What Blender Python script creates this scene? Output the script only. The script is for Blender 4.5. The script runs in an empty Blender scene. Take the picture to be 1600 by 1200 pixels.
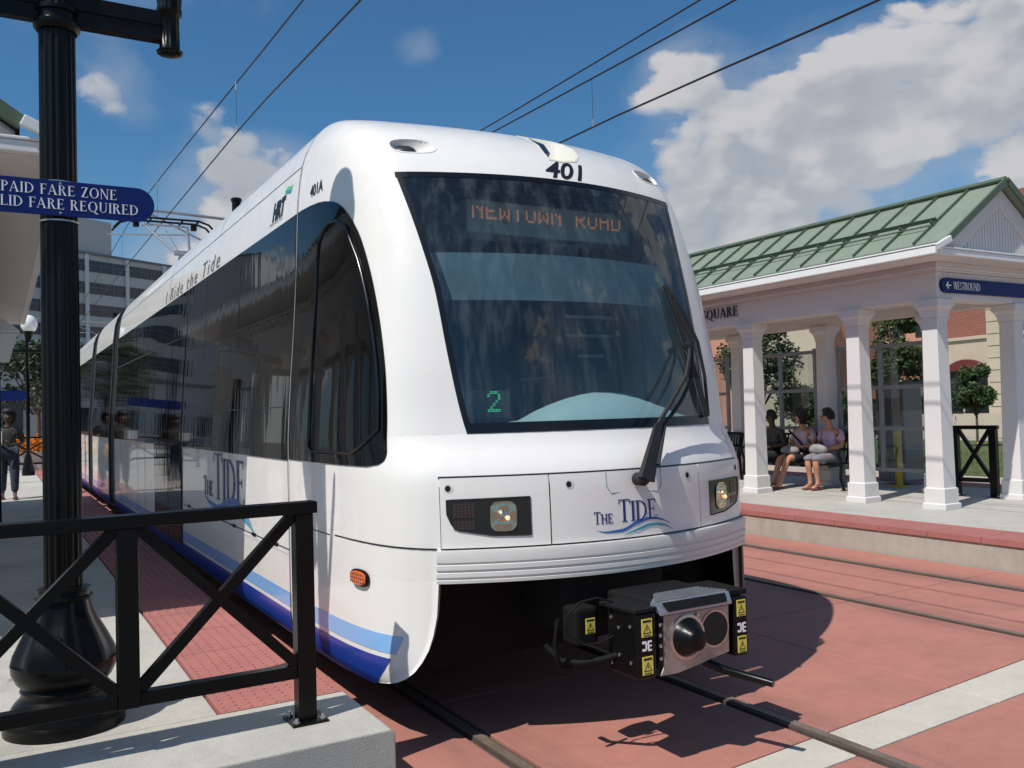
import bpy, bmesh, math, random
from mathutils import Vector, Matrix
random.seed(7)
SC = bpy.context.scene
COL = SC.collection
# ------------------------------------------------------------------ camera
cd = bpy.data.cameras.new('camera'); cam = bpy.data.objects.new('camera', cd); COL.objects.link(cam)
cd.sensor_width = 36; cd.lens = 31.23; cd.clip_start = 0.05; cd.clip_end = 4000
cam.matrix_world = Matrix(((0.866, 0.009, -0.501, 0), (-0.500, -0.039, -0.865, 0), (-0.027, 0.999, -0.029, 1.745), (0, 0, 0, 1)))
_m = cam.matrix_world.to_3x3(); _z = _m.col[2].normalized(); _x = (_m.col[0] - _z*_m.col[0].dot(_z)).normalized(); _y = _z.cross(_x)
cam.matrix_world = Matrix(((_x.x, _y.x, _z.x, 0), (_x.y, _y.y, _z.y, 0), (_x.z, _y.z, _z.z, 1.745), (0, 0, 0, 1)))
SC.camera = cam
# ------------------------------------------------------------------ view, sun, sky
SC.view_settings.view_transform = 'Standard'; SC.view_settings.look = 'None'
SC.view_settings.exposure = -0.05; SC.view_settings.gamma = 1; SC.view_settings.use_curve_mapping = False
SUN = Vector((-0.70, -0.20, 1.0)).normalized()
ld = bpy.data.lights.new('sun', 'SUN'); ld.energy = 4.6; ld.angle = math.radians(0.5); ld.color = (1, 0.965, 0.915)
lo = bpy.data.objects.new('sun', ld); COL.objects.link(lo); lo.rotation_euler = SUN.to_track_quat('Z', 'Y').to_euler(); lo.location = (-20, -10, 40)
W = bpy.data.worlds.new('World'); SC.world = W; W.use_nodes = True
nt = W.node_tree; nt.nodes.clear()


class N:
    """tiny node-graph helper"""
    def __init__(s, nt): s.nt = nt
    def n(s, t, **k):
        o = s.nt.nodes.new(t)
        for a, b in k.items(): setattr(o, a, b)
        return o
    def put(s, sock, v):
        if isinstance(v, bpy.types.NodeSocket): s.nt.links.new(v, sock)
        elif isinstance(v, (tuple, list)) and len(v) == 3 and sock.type == 'RGBA': sock.default_value = (*v, 1)
        else: sock.default_value = v
    def math(s, op, a, b=0.0, c=0.0, clamp=False):
        m = s.n('ShaderNodeMath', operation=op, use_clamp=clamp)
        s.put(m.inputs[0], a); s.put(m.inputs[1], b); s.put(m.inputs[2], c); return m.outputs[0]
    def vmath(s, op, a, b=(0, 0, 0), scale=None):
        m = s.n('ShaderNodeVectorMath', operation=op); s.put(m.inputs[0], a); s.put(m.inputs[1], b)
        if scale is not None: s.put(m.inputs['Scale'], scale)
        return m.outputs['Value'] if op in ('DOT_PRODUCT', 'LENGTH', 'DISTANCE') else m.outputs[0]
    def noise(s, vec, scale, detail=5, rough=0.55, dist=0.0):
        m = s.n('ShaderNodeTexNoise'); s.put(m.inputs['Vector'], vec); m.inputs['Scale'].default_value = scale
        m.inputs['Detail'].default_value = detail; m.inputs['Roughness'].default_value = rough; m.inputs['Distortion'].default_value = dist
        return m.outputs['Fac']
    def noise3(s, vec, scale):
        m = s.n('ShaderNodeTexNoise'); s.put(m.inputs['Vector'], vec); m.inputs['Scale'].default_value = scale; m.inputs['Detail'].default_value = 4
        return m.outputs['Color']
    def ramp(s, f, lo, hi, a=0.0, b=1.0, smooth=True):
        m = s.n('ShaderNodeMapRange', interpolation_type='SMOOTHSTEP' if smooth else 'LINEAR')
        s.put(m.inputs[0], f); s.put(m.inputs[1], lo); s.put(m.inputs[2], hi); s.put(m.inputs[3], a); s.put(m.inputs[4], b); return m.outputs[0]
    def mix(s, f, a, b, mode='MIX'):
        m = s.n('ShaderNodeMix', data_type='RGBA', blend_type=mode); s.put(m.inputs[0], f); s.put(m.inputs[6], a); s.put(m.inputs[7], b); return m.outputs[2]


g = N(nt)
sky = g.n('ShaderNodeTexSky', sky_type='NISHITA'); sky.sun_disc = False
sky.sun_elevation = math.asin(SUN.z); sky.sun_rotation = math.atan2(SUN.x, SUN.y); sky.altitude = 0
sky.air_density = 1.1; sky.dust_density = 0.6; sky.ozone_density = 3.0
tc = g.n('ShaderNodeTexCoord').outputs['Generated']
sep = g.n('ShaderNodeSeparateXYZ'); g.put(sep.inputs[0], tc)
stretch = g.vmath('MULTIPLY', tc, (1, 1, 1.55))
def vor(vec, sc):
    v = g.n('ShaderNodeTexVoronoi', feature='F1'); g.put(v.inputs['Vector'], vec); v.inputs['Scale'].default_value = sc
    return v.outputs['Distance']
def field(vec, hi):
    a = g.noise(vec, 2.7, hi, 0.54); w = g.vmath('ADD', vec, g.vmath('SCALE', (1, 0.6, -0.8), scale=g.math('MULTIPLY', a, 0.35)))
    b = g.math('SUBTRACT', 0.45, vor(w, 8.5)); c = g.math('SUBTRACT', 0.45, vor(w, 19.0))
    return a, g.math('ADD', a, g.math('ADD', g.math('MULTIPLY', b, 0.17), g.math('MULTIPLY', c, 0.085)))
n0, n1 = field(stretch, 9)
_, n2 = field(g.vmath('ADD', stretch, (-0.020, -0.012, 0.040)), 5)
def blob(d, r, amp):
    v = Vector(d).normalized()
    return g.math('MULTIPLY', g.ramp(g.vmath('DISTANCE', tc, tuple(v)), 0.0, r, 1.0, 0.0), amp)
bias = -0.15
for d, r, a in (((0.82, 0.58, 0.33), 0.42, 0.15), ((0.66, 0.72, 0.20), 0.26, 0.24), ((0.93, 0.42, 0.45), 0.40, 0.20), ((0.22, 0.95, 0.22), 0.17, 0.32), ((0.12, 0.97, 0.13), 0.14, 0.16),
                ((0.61, 0.71, 0.36), 0.09, 0.16), ((0.39, 0.84, 0.38), 0.045, 0.13), ((0.105, 0.94, 0.325), 0.07, 0.15), ((1.0, 0.0, 0.30), 0.7, 0.26), ((-0.8, 0.3, 0.35), 0.7, 0.24), ((0.1, -0.9, 0.45), 0.9, 0.08), ((-0.2, 0.1, 1.0), 0.6, 0.16)):  # last four: clouds added out of view to make the sky fill more neutral
    bias = g.math('ADD', blob(d, r, a), bias)
dens = g.math('ADD', n1, bias)
cover = g.math('MAXIMUM', g.ramp(dens, 0.492, 0.548), g.math('MULTIPLY', g.ramp(g.math('ADD', n0, bias), 0.42, 0.62), 0.42))
cover = g.math('MULTIPLY', cover, g.ramp(sep.outputs[2], -0.02, 0.05))
dd = g.math('SUBTRACT', n1, n2)
lit = g.ramp(dd, -0.03, 0.09)
fine = g.math('MULTIPLY', g.math('SUBTRACT', n1, n0), 0.5)
thick = g.ramp(g.math('ADD', g.math('ADD', n0, bias), fine), 0.47, 0.80, smooth=False)
ccol = g.mix(thick, (7.2, 7.3, 7.5), (2.7, 3.5, 4.6))
ccol = g.mix(g.math('MULTIPLY', lit, 0.75), ccol, (9.0, 8.7, 8.6))
skyc = g.mix(1.0, sky.outputs[0], (0.56, 1.02, 1.27), 'MULTIPLY')
low = g.ramp(sep.outputs[2], 0.02, 0.30, 0.55, 0.0)
skyc = g.mix(low, skyc, (4.0, 5.2, 6.6))
fin = g.mix(g.math('MULTIPLY', cover, 0.93), skyc, ccol)
bg = g.n('ShaderNodeBackground'); g.put(bg.inputs[0], fin); bg.inputs[1].default_value = 0.078
out = g.n('ShaderNodeOutputWorld'); nt.links.new(bg.outputs[0], out.inputs[0])

# ------------------------------------------------------------------ materials
def mat(name, col, rough=0.6, metal=0.0, var=0.0, vscale=6.0, bump=0.0, bscale=60.0, coat=0.0, emit=None, spec=0.5, streak=0.0, dirt=None, grime=False, bvec=None):
    m = bpy.data.materials.new(name); m.use_nodes = True; t = m.node_tree; b = t.nodes['Principled BSDF']; h = N(t)
    co = h.n('ShaderNodeTexCoord').outputs['Object']
    c = (*col, 1)
    b.inputs['Base Color'].default_value = c
    b.inputs['Roughness'].default_value = rough; b.inputs['Metallic'].default_value = metal
    b.inputs['Specular IOR Level'].default_value = spec
    b.inputs['Coat Weight'].default_value = coat; b.inputs['Coat Roughness'].default_value = 0.03
    if var:
        geo = h.n('ShaderNodeNewGeometry').outputs['Position']
        f = h.noise(geo, vscale, 6, 0.6)
        f2 = h.noise(geo, vscale*7, 4, 0.6)
        ff = h.math('ADD', h.math('MULTIPLY', f, 0.65), h.math('MULTIPLY', f2, 0.35))
        k = h.ramp(ff, 0.3, 0.7, 1-var, 1+var, smooth=False)
        cc = h.vmath('SCALE', tuple(col), scale=k)
        if dirt:
            d = h.ramp(h.noise(geo, vscale*0.5, 8, 0.65, 0.4), 0.52, 0.72, 0, dirt[3])
            cc = h.mix(d, cc, dirt[:3])
        if streak:
            sc = h.vmath('MULTIPLY', geo, (9, 9, 0.7))
            s_ = h.ramp(h.noise(sc, 1.0, 6, 0.65), 0.45, 0.75, 0, streak)
            cc = h.mix(s_, cc, tuple(x*0.45 for x in col))
        if grime:   # rubber and oil marks beside the rails, drips, fine aggregate
            sx = h.n('ShaderNodeSeparateXYZ'); h.put(sx.inputs[0], geo); x_ = sx.outputs[0]; d_ = None
            for rx in (2.2165, 3.7115, 6.4625, 7.9575):
                dd_ = h.math('ABSOLUTE', h.math('SUBTRACT', x_, rx)); d_ = dd_ if d_ is None else h.math('MINIMUM', d_, dd_)
            wob = h.noise(h.vmath('MULTIPLY', geo, (6, 0.8, 1)), 1.0, 6, 0.7)
            if grime == 'spots': d_ = 1.0
            k1 = h.math('MULTIPLY', h.ramp(d_, 0.06, 0.42, 1.0, 0.0), h.ramp(wob, 0.35, 0.7, 0.1, 0.55)); cc = h.mix(k1, cc, (0.17, 0.085, 0.07))
            sp = h.ramp(h.noise(geo, 5.5, 3, 0.5), 0.73, 0.76, 0, 0.65); cc = h.mix(sp, cc, (0.10, 0.055, 0.045) if grime != 'spots' else (0.12, 0.11, 0.10))
            ag = h.ramp(h.noise(geo, 210, 2, 0.5), 0.35, 0.65, 0.86, 1.14, smooth=False); cc = h.vmath('SCALE', cc, scale=ag)
        t.links.new(cc, b.inputs['Base Color'])
        r = h.ramp(f2, 0.3, 0.7, max(rough-0.07, 0.02), min(rough+0.07, 1)); t.links.new(r, b.inputs['Roughness'])
    if bump:
        geo = h.n('ShaderNodeNewGeometry').outputs['Position']
        bn = h.n('ShaderNodeBump'); bn.inputs['Strength'].default_value = bump; bn.inputs['Distance'].default_value = 0.01
        h.put(bn.inputs['Height'], h.noise(h.vmath('MULTIPLY', geo, bvec) if bvec else geo, bscale, 2 if bvec else 5, 0.5)); t.links.new(bn.outputs[0], b.inputs['Normal'])
    if emit:
        b.inputs['Emission Color'].default_value = (*emit[:3], 1); b.inputs['Emission Strength'].default_value = emit[3]
    return m

def glassmat(name, tint, refl=(1, 1, 1), ior=0.07, rough=0.0, dust=0.0):
    m = bpy.data.materials.new(name); m.use_nodes = True; t = m.node_tree; t.nodes.clear(); h = N(t)
    tr = h.n('ShaderNodeBsdfTransparent'); tr.inputs[0].default_value = (*tint, 1)
    gl = h.n('ShaderNodeBsdfGlossy'); gl.inputs[0].default_value = (*refl, 1); gl.inputs['Roughness'].default_value = rough
    lw = h.n('ShaderNodeLayerWeight'); lw.inputs[0].default_value = 0.5
    class fr: outputs = [h.math('ADD', h.math('MULTIPLY', h.math('POWER', lw.outputs['Facing'], 5.0), 0.9), ior)]
    mx = h.n('ShaderNodeMixShader'); t.links.new(fr.outputs[0], mx.inputs[0]); t.links.new(tr.outputs[0], mx.inputs[1]); t.links.new(gl.outputs[0], mx.inputs[2])
    last = mx.outputs[0]
    if dust:
        df = h.n('ShaderNodeBsdfDiffuse'); df.inputs[0].default_value = (0.35, 0.42, 0.46, 1)
        geo = h.n('ShaderNodeNewGeometry').outputs['Position']
        f = h.ramp(h.noise(h.vmath('MULTIPLY', geo, (9, 9, 0.9)), 1.5, 7, 0.65), 0.42, 0.72, dust*0.15, dust)
        m2 = h.n('ShaderNodeMixShader'); t.links.new(f, m2.inputs[0]); t.links.new(last, m2.inputs[1]); t.links.new(df.outputs[0], m2.inputs[2]); last = m2.outputs[0]
    o = h.n('ShaderNodeOutputMaterial'); t.links.new(last, o.inputs[0])
    return m

M = dict(
    white=mat('tram_white_paint', (0.80, 0.765, 0.715), 0.35, coat=0.6, spec=0.3, var=0.012, vscale=1.1, streak=0.05),
    white2=mat('bumper_white', (0.68, 0.655, 0.615), 0.4, coat=0.2, var=0.03, vscale=3),
    ltblue=mat('stripe_light_blue', (0.22, 0.46, 0.80), 0.25, coat=0.6),
    dkblue=mat('stripe_dark_blue', (0.006, 0.045, 0.30), 0.3, coat=0.25),
    navy=mat('logo_navy', (0.012, 0.025, 0.16), 0.35),
    teal=mat('logo_teal', (0.03, 0.30, 0.42), 0.35),
    green=mat('logo_green', (0.15, 0.5, 0.2), 0.35),
    wave=mat('logo_wave_blue', (0.02, 0.13, 0.42), 0.35),
    greyp=mat('decal_grey', (0.16, 0.16, 0.17), 0.5),
    blackp=mat('decal_black', (0.012, 0.012, 0.014), 0.4),
    sideglass=mat('side_glass', (0.003, 0.0035, 0.0035), 0.03, spec=0.25, bump=0.16, bscale=1.0, bvec=(2, 5.5, 0.9)),
    winframe=mat('window_frame_black', (0.006, 0.006, 0.007), 0.22),
    rubber=mat('rubber', (0.012, 0.012, 0.013), 0.6, bump=0.1),
    under=mat('underframe', (0.006, 0.006, 0.006), 0.75, spec=0.2),
    dark=mat('void_dark', (0.006, 0.006, 0.006), 0.9),
    blackpaint=mat('black_gloss_paint', (0.004, 0.004, 0.004), 0.30, bump=0.03, bscale=90, spec=0.22),
    steel=mat('steel', (0.55, 0.54, 0.52), 0.33, 1.0, var=0.15, vscale=20),
    steeld=mat('steel_worn', (0.40, 0.375, 0.34), 0.5, 0.9, var=0.30, vscale=9),
    galv=mat('galvanised', (0.42, 0.43, 0.44), 0.45, 0.8, var=0.1),
    rail=mat('rail_steel', (0.085, 0.060, 0.048), 0.7, 0.0, var=0.35, vscale=7),
    railtop=mat('rail_head', (0.22, 0.165, 0.13), 0.5, 0.3, var=0.35, vscale=5),
    conc=mat('platform_concrete', (0.45, 0.425, 0.375), 0.85, var=0.13, vscale=2.2, bump=0.35, bscale=140, dirt=(0.24, 0.22, 0.19, 0.45), grime='spots'),
    concw=mat('wall_concrete', (0.40, 0.36, 0.30), 0.9, var=0.14, vscale=2, bump=0.4, bscale=70, streak=0.22, dirt=(0.22, 0.18, 0.13, 0.55)),
    band=mat('white_concrete', (0.54, 0.49, 0.41), 0.85, var=0.12, vscale=3, bump=0.3, bscale=160, dirt=(0.36, 0.28, 0.22, 0.5), grime='spots'),
    red=mat('red_concrete', (0.425, 0.175, 0.132), 0.85, var=0.15, vscale=1.3, bump=0.4, bscale=150, dirt=(0.29, 0.135, 0.105, 0.55), grime=True),
    redtile=mat('red_tactile', (0.37, 0.135, 0.115), 0.8, var=0.15, vscale=3, bump=0.2, bscale=120, dirt=(0.26, 0.13, 0.11, 0.5), grime='spots'),
    joint=mat('joint_filler', (0.10, 0.06, 0.05), 0.95),
    shwhite=mat('shelter_white', (0.70, 0.665, 0.64), 0.5, var=0.04, vscale=3, bump=0.05, streak=0.07),
    shtrim=mat('gutter_white', (0.80, 0.79, 0.77), 0.35, var=0.02, streak=0.05),
    roofg=mat('roof_green', (0.215, 0.255, 0.19), 0.5, 0.0, var=0.07, vscale=1.5),
    roofd=mat('roof_green_rib', (0.09, 0.125, 0.078), 0.5, 0.0, var=0.05),
    signb=mat('sign_blue', (0.006, 0.020, 0.135), 0.45, spec=0.2),
    signw=mat('sign_white', (0.85, 0.85, 0.84), 0.5),
    alum=mat('aluminium_frame', (0.30, 0.31, 0.31), 0.45, 0.5, var=0.05),
    yellow=mat('yellow_paint', (0.60, 0.42, 0.03), 0.5, var=0.1),
    cautiony=mat('caution_yellow', (0.70, 0.60, 0.10), 0.5),
    amber=mat('amber_lens', (0.62, 0.11, 0.015), 0.25, coat=0.6, emit=(1, 0.2, 0.02, 0.04)),
    lensdark=mat('lamp_black', (0.01, 0.01, 0.01), 0.15, coat=0.6),
    cream=mat('scoop_cream', (0.60, 0.58, 0.50), 0.6),
    chrome=mat('reflector', (0.62, 0.54, 0.42), 0.16, 1.0),
    bulb=mat('bulb_glow', (0.9, 0.7, 0.4), 0.3, emit=(1, 0.62, 0.25, 0.9)),
    redlens=mat('red_dark_lens', (0.05, 0.028, 0.026), 0.35),
    led=mat('led_orange', (0.8, 0.3, 0.1), 0.5, emit=(1, 0.36, 0.12, 0.6)),
    ledg=mat('led_green', (0.1, 0.7, 0.3), 0.5, emit=(0.05, 1.0, 0.35, 0.8)),
    ledboard=mat('sign_board_grey', (0.34, 0.42, 0.44), 0.6),
    dash=mat('dashboard', (0.36, 0.50, 0.51), 0.7),
    reflband=mat('reflection_band', (0.065, 0.115, 0.135), 0.7, var=0.3, vscale=2.5),
    inner=mat('cab_interior', (0.05, 0.055, 0.06), 0.8),
    innerl=mat('cab_panel', (0.13, 0.14, 0.14), 0.7),
    skin1=mat('skin_light', (0.52, 0.24, 0.14), 0.55), skin2=mat('skin_dark', (0.085, 0.04, 0.025), 0.5),
    hair=mat('hair_dark', (0.012, 0.009, 0.008), 0.6, bump=0.6, bscale=150),
    pink=mat('cloth_pink', (0.62, 0.45, 0.47), 0.9, bump=0.2, bscale=40), lilac=mat('cloth_lilac', (0.60, 0.38, 0.50), 0.9, bump=0.2, bscale=40),
    clothd=mat('cloth_black', (0.015, 0.015, 0.018), 0.9, bump=0.3, bscale=30), clothg=mat('cloth_grey', (0.20, 0.19, 0.21), 0.9, bump=0.2, bscale=30),
    print_=mat('cloth_print', (0.06, 0.06, 0.055), 0.9, var=0.9, vscale=14), jeans=mat('cloth_jeans', (0.03, 0.04, 0.06), 0.9, bump=0.3, bscale=60),
    bag=mat('bag_grey', (0.25, 0.25, 0.24), 0.8, var=0.4, vscale=12), bagy=mat('bag_yellow', (0.55, 0.30, 0.03), 0.7),
    sandal=mat('sandal', (0.18, 0.07, 0.05), 0.7), paper=mat('paper', (0.75, 0.76, 0.80), 0.8),
    grass=mat('grass', (0.080, 0.105, 0.030), 0.95, var=0.3, vscale=1.2, bump=0.6, bscale=30),
    leaf=mat('leaf_green', (0.050, 0.090, 0.022), 0.6, var=0.45, vscale=2.5), leafd=mat('leaf_dark', (0.030, 0.055, 0.018), 0.6, var=0.45, vscale=2.5),
    bark=mat('bark', (0.09, 0.065, 0.045), 0.9, var=0.3, vscale=9, bump=0.6, bscale=30),
    asphalt=mat('asphalt', (0.055, 0.055, 0.057), 0.9, var=0.15, vscale=2, bump=0.4, bscale=90), ground=mat('ground_far', (0.16, 0.15, 0.13), 0.95, var=0.2, vscale=0.2),
    peach=mat('peach_stucco', (0.50, 0.235, 0.155), 0.9, var=0.06, vscale=0.5, bump=0.1), stone=mat('beige_stone', (0.50, 0.42, 0.31), 0.85, var=0.08, vscale=1),
    offw=mat('office_white', (0.52, 0.50, 0.47), 0.8, var=0.05, vscale=0.1), offg=mat('office_glass', (0.015, 0.02, 0.03), 0.12, spec=0.7), offframe=mat('office_frame', (0.17, 0.18, 0.19), 0.6),
    shopglass=mat('shop_glass', (0.015, 0.016, 0.018), 0.15), awning=mat('awning_maroon', (0.12, 0.02, 0.02), 0.8),
    flowr=mat('flower_red', (0.45, 0.03, 0.03), 0.7), flowy=mat('flower_yellow', (0.70, 0.42, 0.02), 0.7), floworange=mat('flower_orange', (0.62, 0.22, 0.02), 0.8),
    globe=mat('globe_glass', (0.75, 0.76, 0.74), 0.15, coat=0.5, emit=(1, 1, 0.95, 0.05)),
    wire=mat('wire', (0.02, 0.018, 0.018), 0.5), white_flat=mat('facade_white', (0.68, 0.66, 0.63), 0.8),
    wsglass=glassmat('windscreen_glass', (0.74, 0.82, 0.83), dust=0.11), paneglass=glassmat('shelter_glass', (0.82, 0.85, 0.84)), lensglass=glassmat('lens_glass', (0.75, 0.72, 0.68)))
def brickmat():
    m = bpy.data.materials.new('red_brick'); m.use_nodes = True; t = m.node_tree; b = t.nodes['Principled BSDF']; h = N(t)
    geo = h.n('ShaderNodeNewGeometry').outputs['Position']; s = h.n('ShaderNodeSeparateXYZ'); h.put(s.inputs[0], geo)
    c = h.n('ShaderNodeCombineXYZ'); h.put(c.inputs[0], h.math('ADD', s.outputs[0], s.outputs[1])); h.put(c.inputs[1], s.outputs[2])
    k = h.n('ShaderNodeTexBrick'); h.put(k.inputs['Vector'], c.outputs[0]); k.inputs['Scale'].default_value = 1
    k.inputs['Brick Width'].default_value = 0.22; k.inputs['Row Height'].default_value = 0.08; k.inputs['Mortar Size'].default_value = 0.008
    k.inputs['Color1'].default_value = (0.30, 0.085, 0.05, 1); k.inputs['Color2'].default_value = (0.22, 0.06, 0.04, 1); k.inputs['Mortar'].default_value = (0.3, 0.22, 0.17, 1)
    t.links.new(k.outputs[0], b.inputs['Base Color']); b.inputs['Roughness'].default_value = 0.9; return m
M['brick'] = brickmat()

# ------------------------------------------------------------------ mesh helpers
SPLIT = {'bolts', 'body_seam', 'box_lid', 'rake_trim', 'gutter', 'glazing_bars', 'wheels', 'hatch_hinges', 'cornice', 'eave_gap_shade', 'ridge_cap', 'balcony_railing', 'cab_door_bars', 'cover_ribs', 'bench_rail', 'lamp_post_arm', 'gutter_return', 'barge_board', 'beam', 'pantograph_head', 'bracket_arm', 'door_lamp', 'skirt_lining', 'buffer_beam', 'seat_frame', 'rail_pair'}
class MB:
    def __init__(s): s.v = []; s.f = []
    def add(s, vs, fs):
        k = len(s.v); s.v += [tuple(v) for v in vs]; s.f += [tuple(i+k for i in f) for f in fs]; return s
    def box(s, x0, x1, y0, y1, z0, z1):
        return s.add([(x0, y0, z0), (x1, y0, z0), (x1, y1, z0), (x0, y1, z0), (x0, y0, z1), (x1, y0, z1), (x1, y1, z1), (x0, y1, z1)],
                     [(0, 3, 2, 1), (4, 5, 6, 7), (0, 1, 5, 4), (1, 2, 6, 5), (2, 3, 7, 6), (3, 0, 4, 7)])
    def frust(s, cx, cy, z0, z1, a0, b0, a1, b1):
        vs = [(cx+i*a0, cy+j*b0, z0) for i, j in ((-1, -1), (1, -1), (1, 1), (-1, 1))] + [(cx+i*a1, cy+j*b1, z1) for i, j in ((-1, -1), (1, -1), (1, 1), (-1, 1))]
        return s.add(vs, [(0, 3, 2, 1), (4, 5, 6, 7), (0, 1, 5, 4), (1, 2, 6, 5), (2, 3, 7, 6), (3, 0, 4, 7)])
    def bar(s, p, q, w, h, up=(0, 0, 1)):
        p = Vector(p); q = Vector(q); d = (q-p).normalized(); u = Vector(up)
        if abs(d.dot(u)) > 0.98: u = Vector((0, 1, 0))
        a = d.cross(u).normalized(); b = a.cross(d).normalized()
        vs = [e + a*i*w/2 + b*j*h/2 for e in (p, q) for i, j in ((-1, -1), (1, -1), (1, 1), (-1, 1))]
        return s.add(vs, [(0, 1, 2, 3), (4, 7, 6, 5), (0, 4, 5, 1), (1, 5, 6, 2), (2, 6, 7, 3), (3, 7, 4, 0)])
    def tube(s, pts, r, n=8, cap=True):
        pts = [Vector(p) for p in pts]; rr = r if isinstance(r, (list, tuple)) else [r]*len(pts)
        base = len(s.v); prev = None
        for i, p in enumerate(pts):
            d = (pts[min(i+1, len(pts)-1)] - pts[max(i-1, 0)]).normalized()
            if prev is None:
                u = Vector((0, 0, 1)) if abs(d.z) < 0.9 else Vector((1, 0, 0)); a = d.cross(u).normalized()
            else: a = (prev - d*prev.dot(d)).normalized()
            prev = a; b = d.cross(a)
            for k in range(n):
                t = 2*math.pi*k/n; s.v.append(tuple(p + (a*math.cos(t) + b*math.sin(t))*rr[i]))
        for i in range(len(pts)-1):
            for k in range(n):
                k2 = (k+1) % n; s.f.append((base+i*n+k, base+i*n+k2, base+(i+1)*n+k2, base+(i+1)*n+k))
        if cap: s.f.append(tuple(base+k for k in range(n))[::-1]); s.f.append(tuple(base+(len(pts)-1)*n+k for k in range(n)))
        return s
    def lathe(s, prof, c=(0, 0, 0), n=24, flute=0, fd=0.0, axis='Z'):
        base = len(s.v); c = Vector(c)
        for r, z in prof:
            for k in range(n):
                t = 2*math.pi*k/n; q = r*(1 - (fd*(0.5-0.5*math.cos(flute*t)) if flute else 0))
                v = (q*math.cos(t), q*math.sin(t), z)
                if axis == 'Y': v = (v[0], v[2], v[1])
                if axis == 'X': v = (v[2], v[0], v[1])
                s.v.append(tuple(c + Vector(v)))
        for i in range(len(prof)-1):
            for k in range(n):
                k2 = (k+1) % n; s.f.append((base+i*n+k, base+i*n+k2, base+(i+1)*n+k2, base+(i+1)*n+k))
        s.f.append(tuple(base+k for k in range(n))[::-1]); s.f.append(tuple(base+(len(prof)-1)*n+k for k in range(n)))
        return s
    def poly(s, pts, off):
        """closed planar polygon thickened by vector off"""
        n = len(pts); off = Vector(off); a = [Vector(p) for p in pts]
        return s.add(a + [p+off for p in a], [tuple(range(n))[::-1], tuple(range(n, 2*n))] + [(i, (i+1) % n, n+(i+1) % n, n+i) for i in range(n)])
    def grid(s, rows):
        b = len(s.v); w = len(rows[0])
        for r in rows: s.v += [tuple(v) for v in r]
        for i in range(len(rows)-1):
            for j in range(w-1): s.f.append((b+i*w+j, b+i*w+j+1, b+(i+1)*w+j+1, b+(i+1)*w+j))
        return s
    def mesh(s, name, smooth=None, recalc=True):
        me = bpy.data.meshes.new(name); me.from_pydata(s.v, [], s.f)
        if recalc:
            bm = bmesh.new(); bm.from_mesh(me); bmesh.ops.recalc_face_normals(bm, faces=bm.faces); bm.to_mesh(me); bm.free()
        if smooth:
            me.polygons.foreach_set('use_smooth', [True]*len(me.polygons)); me.set_sharp_from_angle(angle=math.radians(smooth))
        me.update(); return me
    def islands(s):
        p = list(range(len(s.v)))
        def fd(i):
            while p[i] != i: p[i] = p[p[i]]; i = p[i]
            return i
        for f in s.f:
            a = fd(f[0])
            for q in f[1:]: p[fd(q)] = a; a = fd(a)
        gr = {}
        for f in s.f: gr.setdefault(fd(f[0]), []).append(f)
        out_ = []
        for fs_ in gr.values():
            ids = sorted({q for f in fs_ for q in f}); mp = {q: k for k, q in enumerate(ids)}; b = MB(); b.v = [s.v[q] for q in ids]; b.f = [tuple(mp[q] for q in f) for f in fs_]; out_.append(b)
        return out_
    def obj(s, name, m, parent=None, smooth=None, bevel=0, recalc=True, loc=None):
        if name in SPLIT:
            isl = s.islands()
            if 1 < len(isl) <= 60:
                r = [b._obj(name, m, parent, smooth, bevel, recalc, loc) for b in isl]; return r[0]
        return s._obj(name, m, parent, smooth, bevel, recalc, loc)
    def _obj(s, name, m, parent=None, smooth=None, bevel=0, recalc=True, loc=None):
        o = bpy.data.objects.new(name, s.mesh(name, smooth, recalc)); COL.objects.link(o)
        o.data.materials.append(M[m] if isinstance(m, str) else m)
        if parent is not None: o.parent = parent
        if loc is not None: o.location = loc
        if bevel:
            b = o.modifiers.new('bevel', 'BEVEL'); b.width = bevel; b.segments = 2; b.limit_method = 'ANGLE'; b.harden_normals = False
        return o

def mesh_copy(o, parent, loc=None, name=None):
    c = o.copy(); COL.objects.link(c); c.parent = parent
    if loc is not None: c.location = loc
    if name: c.name = name
    return c
def thing(name, label, cat, loc=(0, 0, 0), rz=0.0, group=None):
    o = bpy.data.objects.new(name, None); COL.objects.link(o); o.location = loc; o.rotation_euler = (0, 0, rz); o.empty_display_size = 0.2
    o['label'] = label; o['category'] = cat
    if group: o['group'] = group
    return o
def tag(o, label=None, cat=None, group=None, kind=None):
    for k, v in (('label', label), ('category', cat), ('group', group), ('kind', kind)):
        if v: o[k] = v
    return o
def copy_tree(o, parent=None):
    c = o.copy(); COL.objects.link(c)
    if parent is not None: c.parent = parent
    for ch in list(o.children): copy_tree(ch, c)
    return c
def struct(o): o['kind'] = 'structure'; return o
def pchip(pts):
    xs = [p[0] for p in pts]; ys = [p[1] for p in pts]; n = len(xs)
    h = [xs[i+1]-xs[i] for i in range(n-1)]; d = [(ys[i+1]-ys[i])/h[i] for i in range(n-1)]
    m = [d[0]] + [0 if d[i-1]*d[i] <= 0 else 2*d[i-1]*d[i]/(d[i-1]+d[i]) for i in range(1, n-1)] + [d[-1]]
    def f(x):
        if x <= xs[0]: return ys[0]
        if x >= xs[-1]: return ys[-1]
        i = 0
        while x > xs[i+1]: i += 1
        t = (x-xs[i])/h[i]
        return (2*t**3-3*t*t+1)*ys[i] + (t**3-2*t*t+t)*h[i]*m[i] + (-2*t**3+3*t*t)*ys[i+1] + (t**3-t*t)*h[i]*m[i+1]
    return f
def lerp(a, b, t): return a+(b-a)*t
def lin(a, b, n): return [a+(b-a)*i/(n-1) for i in range(n)]

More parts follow.
